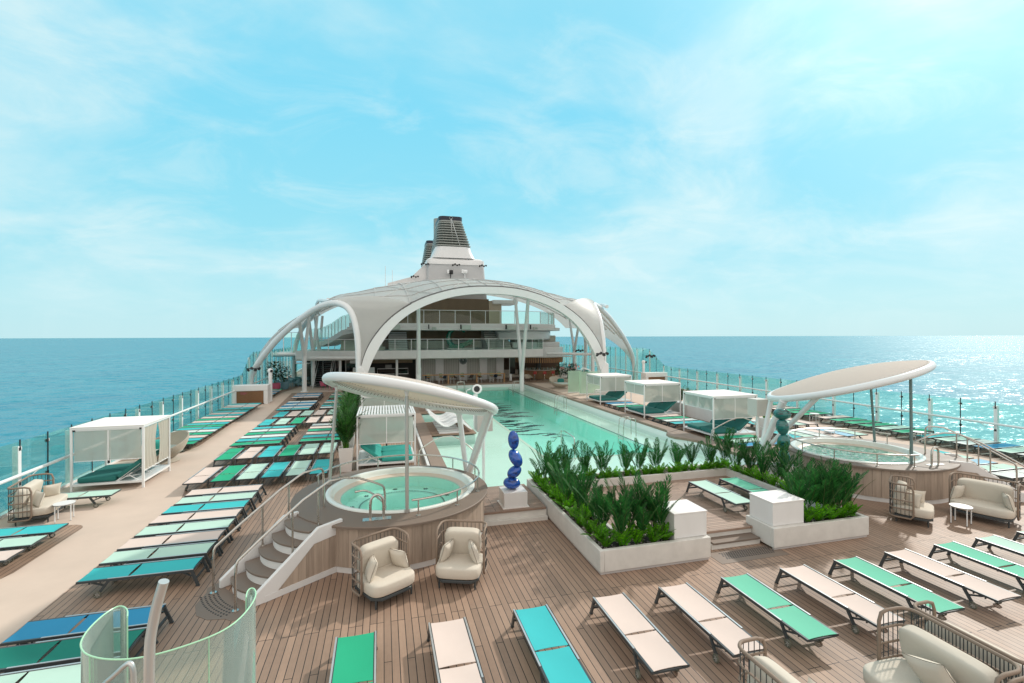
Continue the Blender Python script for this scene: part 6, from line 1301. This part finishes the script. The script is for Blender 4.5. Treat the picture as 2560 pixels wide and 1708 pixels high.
# ---------------------------------------------------------------- pool furniture
def ladder(y,label,x=12.9):
    t=thing('pool_ladder',label,'pool ladder',(x,y,-.45),group='pool ladders')
    for yy in (y-.27,y+.27): MB().tube([(x-.42,yy,-.9),(x-.36,yy,.35),(x-.28,yy,.52),(x+.28,yy,.52),(x+.36,yy,.4),(x+.38,yy,-.45)],.024,8,smooth=1).build('rail',STEEL,t)
    for z in (-.35,-.6): MB().box(x-.46,x-.36,y-.26,y+.26,z,z+.03).build('step',WSTEEL,t)
ladder(23.75,'steel pool ladder nearest to the planted island'); ladder(34.0,'steel pool ladder in the middle of the right side'); ladder(46.2,'steel pool ladder beside the branching column'); ladder(47.2,'steel pool ladder below the oak counter',7.4)
t=thing('pool_handrail','bent steel handrail standing in the near end of the pool','handrail',(8.2,20.6,-.45)); MB().tube([(8.22,22.9,-.30),(8.22,22.5,-.22),(8.22,21.55,.55),(8.22,20.1,.50),(8.22,19.92,.38),(8.22,19.9,-.45)],.028,8,smooth=1).build('rail',STEEL,t); MB().tube([(8.22,21.6,.5),(8.22,21.6,-1.0)],.022,8).build('post',STEEL,t)
t=thing('pool_handrail','bent steel handrail over the right coping by the cabana','handrail',(15.5,18.2,0)); MB().tube([(14.2,18.5,-.3),(14.2,18.5,.72),(14.35,18.45,.85),(15.2,18.2,1.32),(15.75,18.1,1.32),(16.45,17.95,.85),(16.55,17.93,.72),(16.55,17.93,0)],.027,8,smooth=1).build('rail',STEEL,t)
t=thing('pool_handrail','bent steel handrail over the left coping beside the cabana','handrail',(1.4,18.4,0)); MB().tube([(1.28,18.3,0),(1.28,18.3,.68),(1.4,18.35,.82),(2.05,18.6,1.12),(2.75,18.7,1.12),(3.35,18.3,.62),(3.4,18.28,.5),(3.4,18.28,-.45)],.024,8,smooth=1).build('rail',STEEL,t)
def wave_lounge(x,y,label):
    t=thing('wave_lounger',label,'lounger',(x,y,-.02),group='white wave loungers')
    K=[(0,1.0),(.16,.62),(.34,.33),(.47,.36),(.62,.58),(.74,.52),(1,.10)]
    def prof(u):
        for (a,za),(b_,zb) in zip(K,K[1:]):
            if u<=b_: q=(u-a)/(b_-a); q=q*q*(3-2*q)*.55+q*.45; return za+(zb-za)*q
        return K[-1][1]
    P=[sum(prof(min(1,max(0,(i+d)/60))) for d in (-4,-2,0,2,4))/5 for i in range(61)]
    def f(u,v):
        q=u*60; j=min(59,int(q)); z=P[j]+(P[j+1]-P[j])*(q-j); return (x-.95+2.15*u,y-.31+.62*v+.12*u,.13+z)
    MB().sheet(f,48,4,.035).build('shell',WSTEEL,t,sharp=60); MB().box(x-.5,x+.6,y-.25,y+.25,.12,.2).build('foot',WSTEEL,t)
wp=MB()
for i in range(10): wp.box(PX0-.02,4.55,24.0+i*.38,24.0+i*.38+.33,.06,.12)
struct(wp.build('tanning_shelf',pm('brown_shelf_slats',(.26,.17,.12),.6,var=.15),bevel=.01)); wp=MB().box(PX0,4.5,24.03,27.75,-.6,.0); struct(wp.build('shelf_wall',pm('shelf_tile',(.42,.58,.54),.4,var=.1,vs=20)))
for i in range(5): wave_lounge(3.2,24.45+.74*i,'white wavy lounger on the brown shelf in the pool, %s of five'%ORD[i])
wp=MB()
for i in range(8): wp.box(PX0-.02,4.55,31.0+i*.38,31.0+i*.38+.33,.06,.12)
struct(wp.build('tanning_shelf',pm('brown_shelf_slats',(.3,.2,.14)),bevel=.01)); wp=MB().box(PX0,4.5,31.03,34.0,-.6,.0); struct(wp.build('shelf_wall',MATS['shelf_tile']))
wave_lounge(3.2,32.2,'farther white wave lounger hidden behind the left awning')
t=thing('pool_lift','white swivelling pool lift with round black dial behind the awning','pool lift',(5.2,25.2,0)); MB().tube([(5.0,26.6,-.5),(5.0,26.6,1.75)],.12,12).build('column',WSTEEL,t); M=Matrix.Translation((5.08,26.5,2.05))@Matrix.Rotation(R(80),4,'X')@Matrix.Rotation(R(-20),4,'Y'); MB().cyl((0,0,-.1),.27,.2,24).xf(M).build('dial_case',WSTEEL,t,bevel=.03); MB().cyl((0,0,.105),.17,.01,24).xf(M).build('dial',BLACK,t); MB().tube([(4.8,26.5,1.65),(4.5,26.5,1.75),(4.45,26.5,2.0),(4.72,26.5,2.08)],.025,6,smooth=1).build('handle',WSTEEL,t)
# planters with grass beside the right cabanas
def box_planter(x0,x1,y0,y1,h,label,kind,pts,plabel,sc_):
    t=MB(); t.box(x0,x1,y0,y1,0,h); tag(t.build('planter_box',WHITE,bevel=.015),label,'planter')
    for i,(x,y) in enumerate(pts): plant(kind,plabel%ORD[i],'plant','plants of the right planters',x,y,h-.05,sc_)
box_planter(18.25,18.95,23.0,28.4,.72,'long white planter behind the two nearer right cabanas','tall',[(18.55,23.4+.75*i) for i in range(7)],'dark tall plant behind the right cabanas, %s in its planter',.62)
box_planter(17.95,18.5,19.3,19.85,.95,'tall white pot of grass beside the nearest right cabana','grass',[(18.22,19.57),(18.3,19.65)],'green grass tuft in the tall white pot, %s',1.25)
for nm_,l in LABELS.items():
    if len(l)>1 and len({g for _,g in l if g})!=1: print('DUPLABEL',nm_,l[:3])
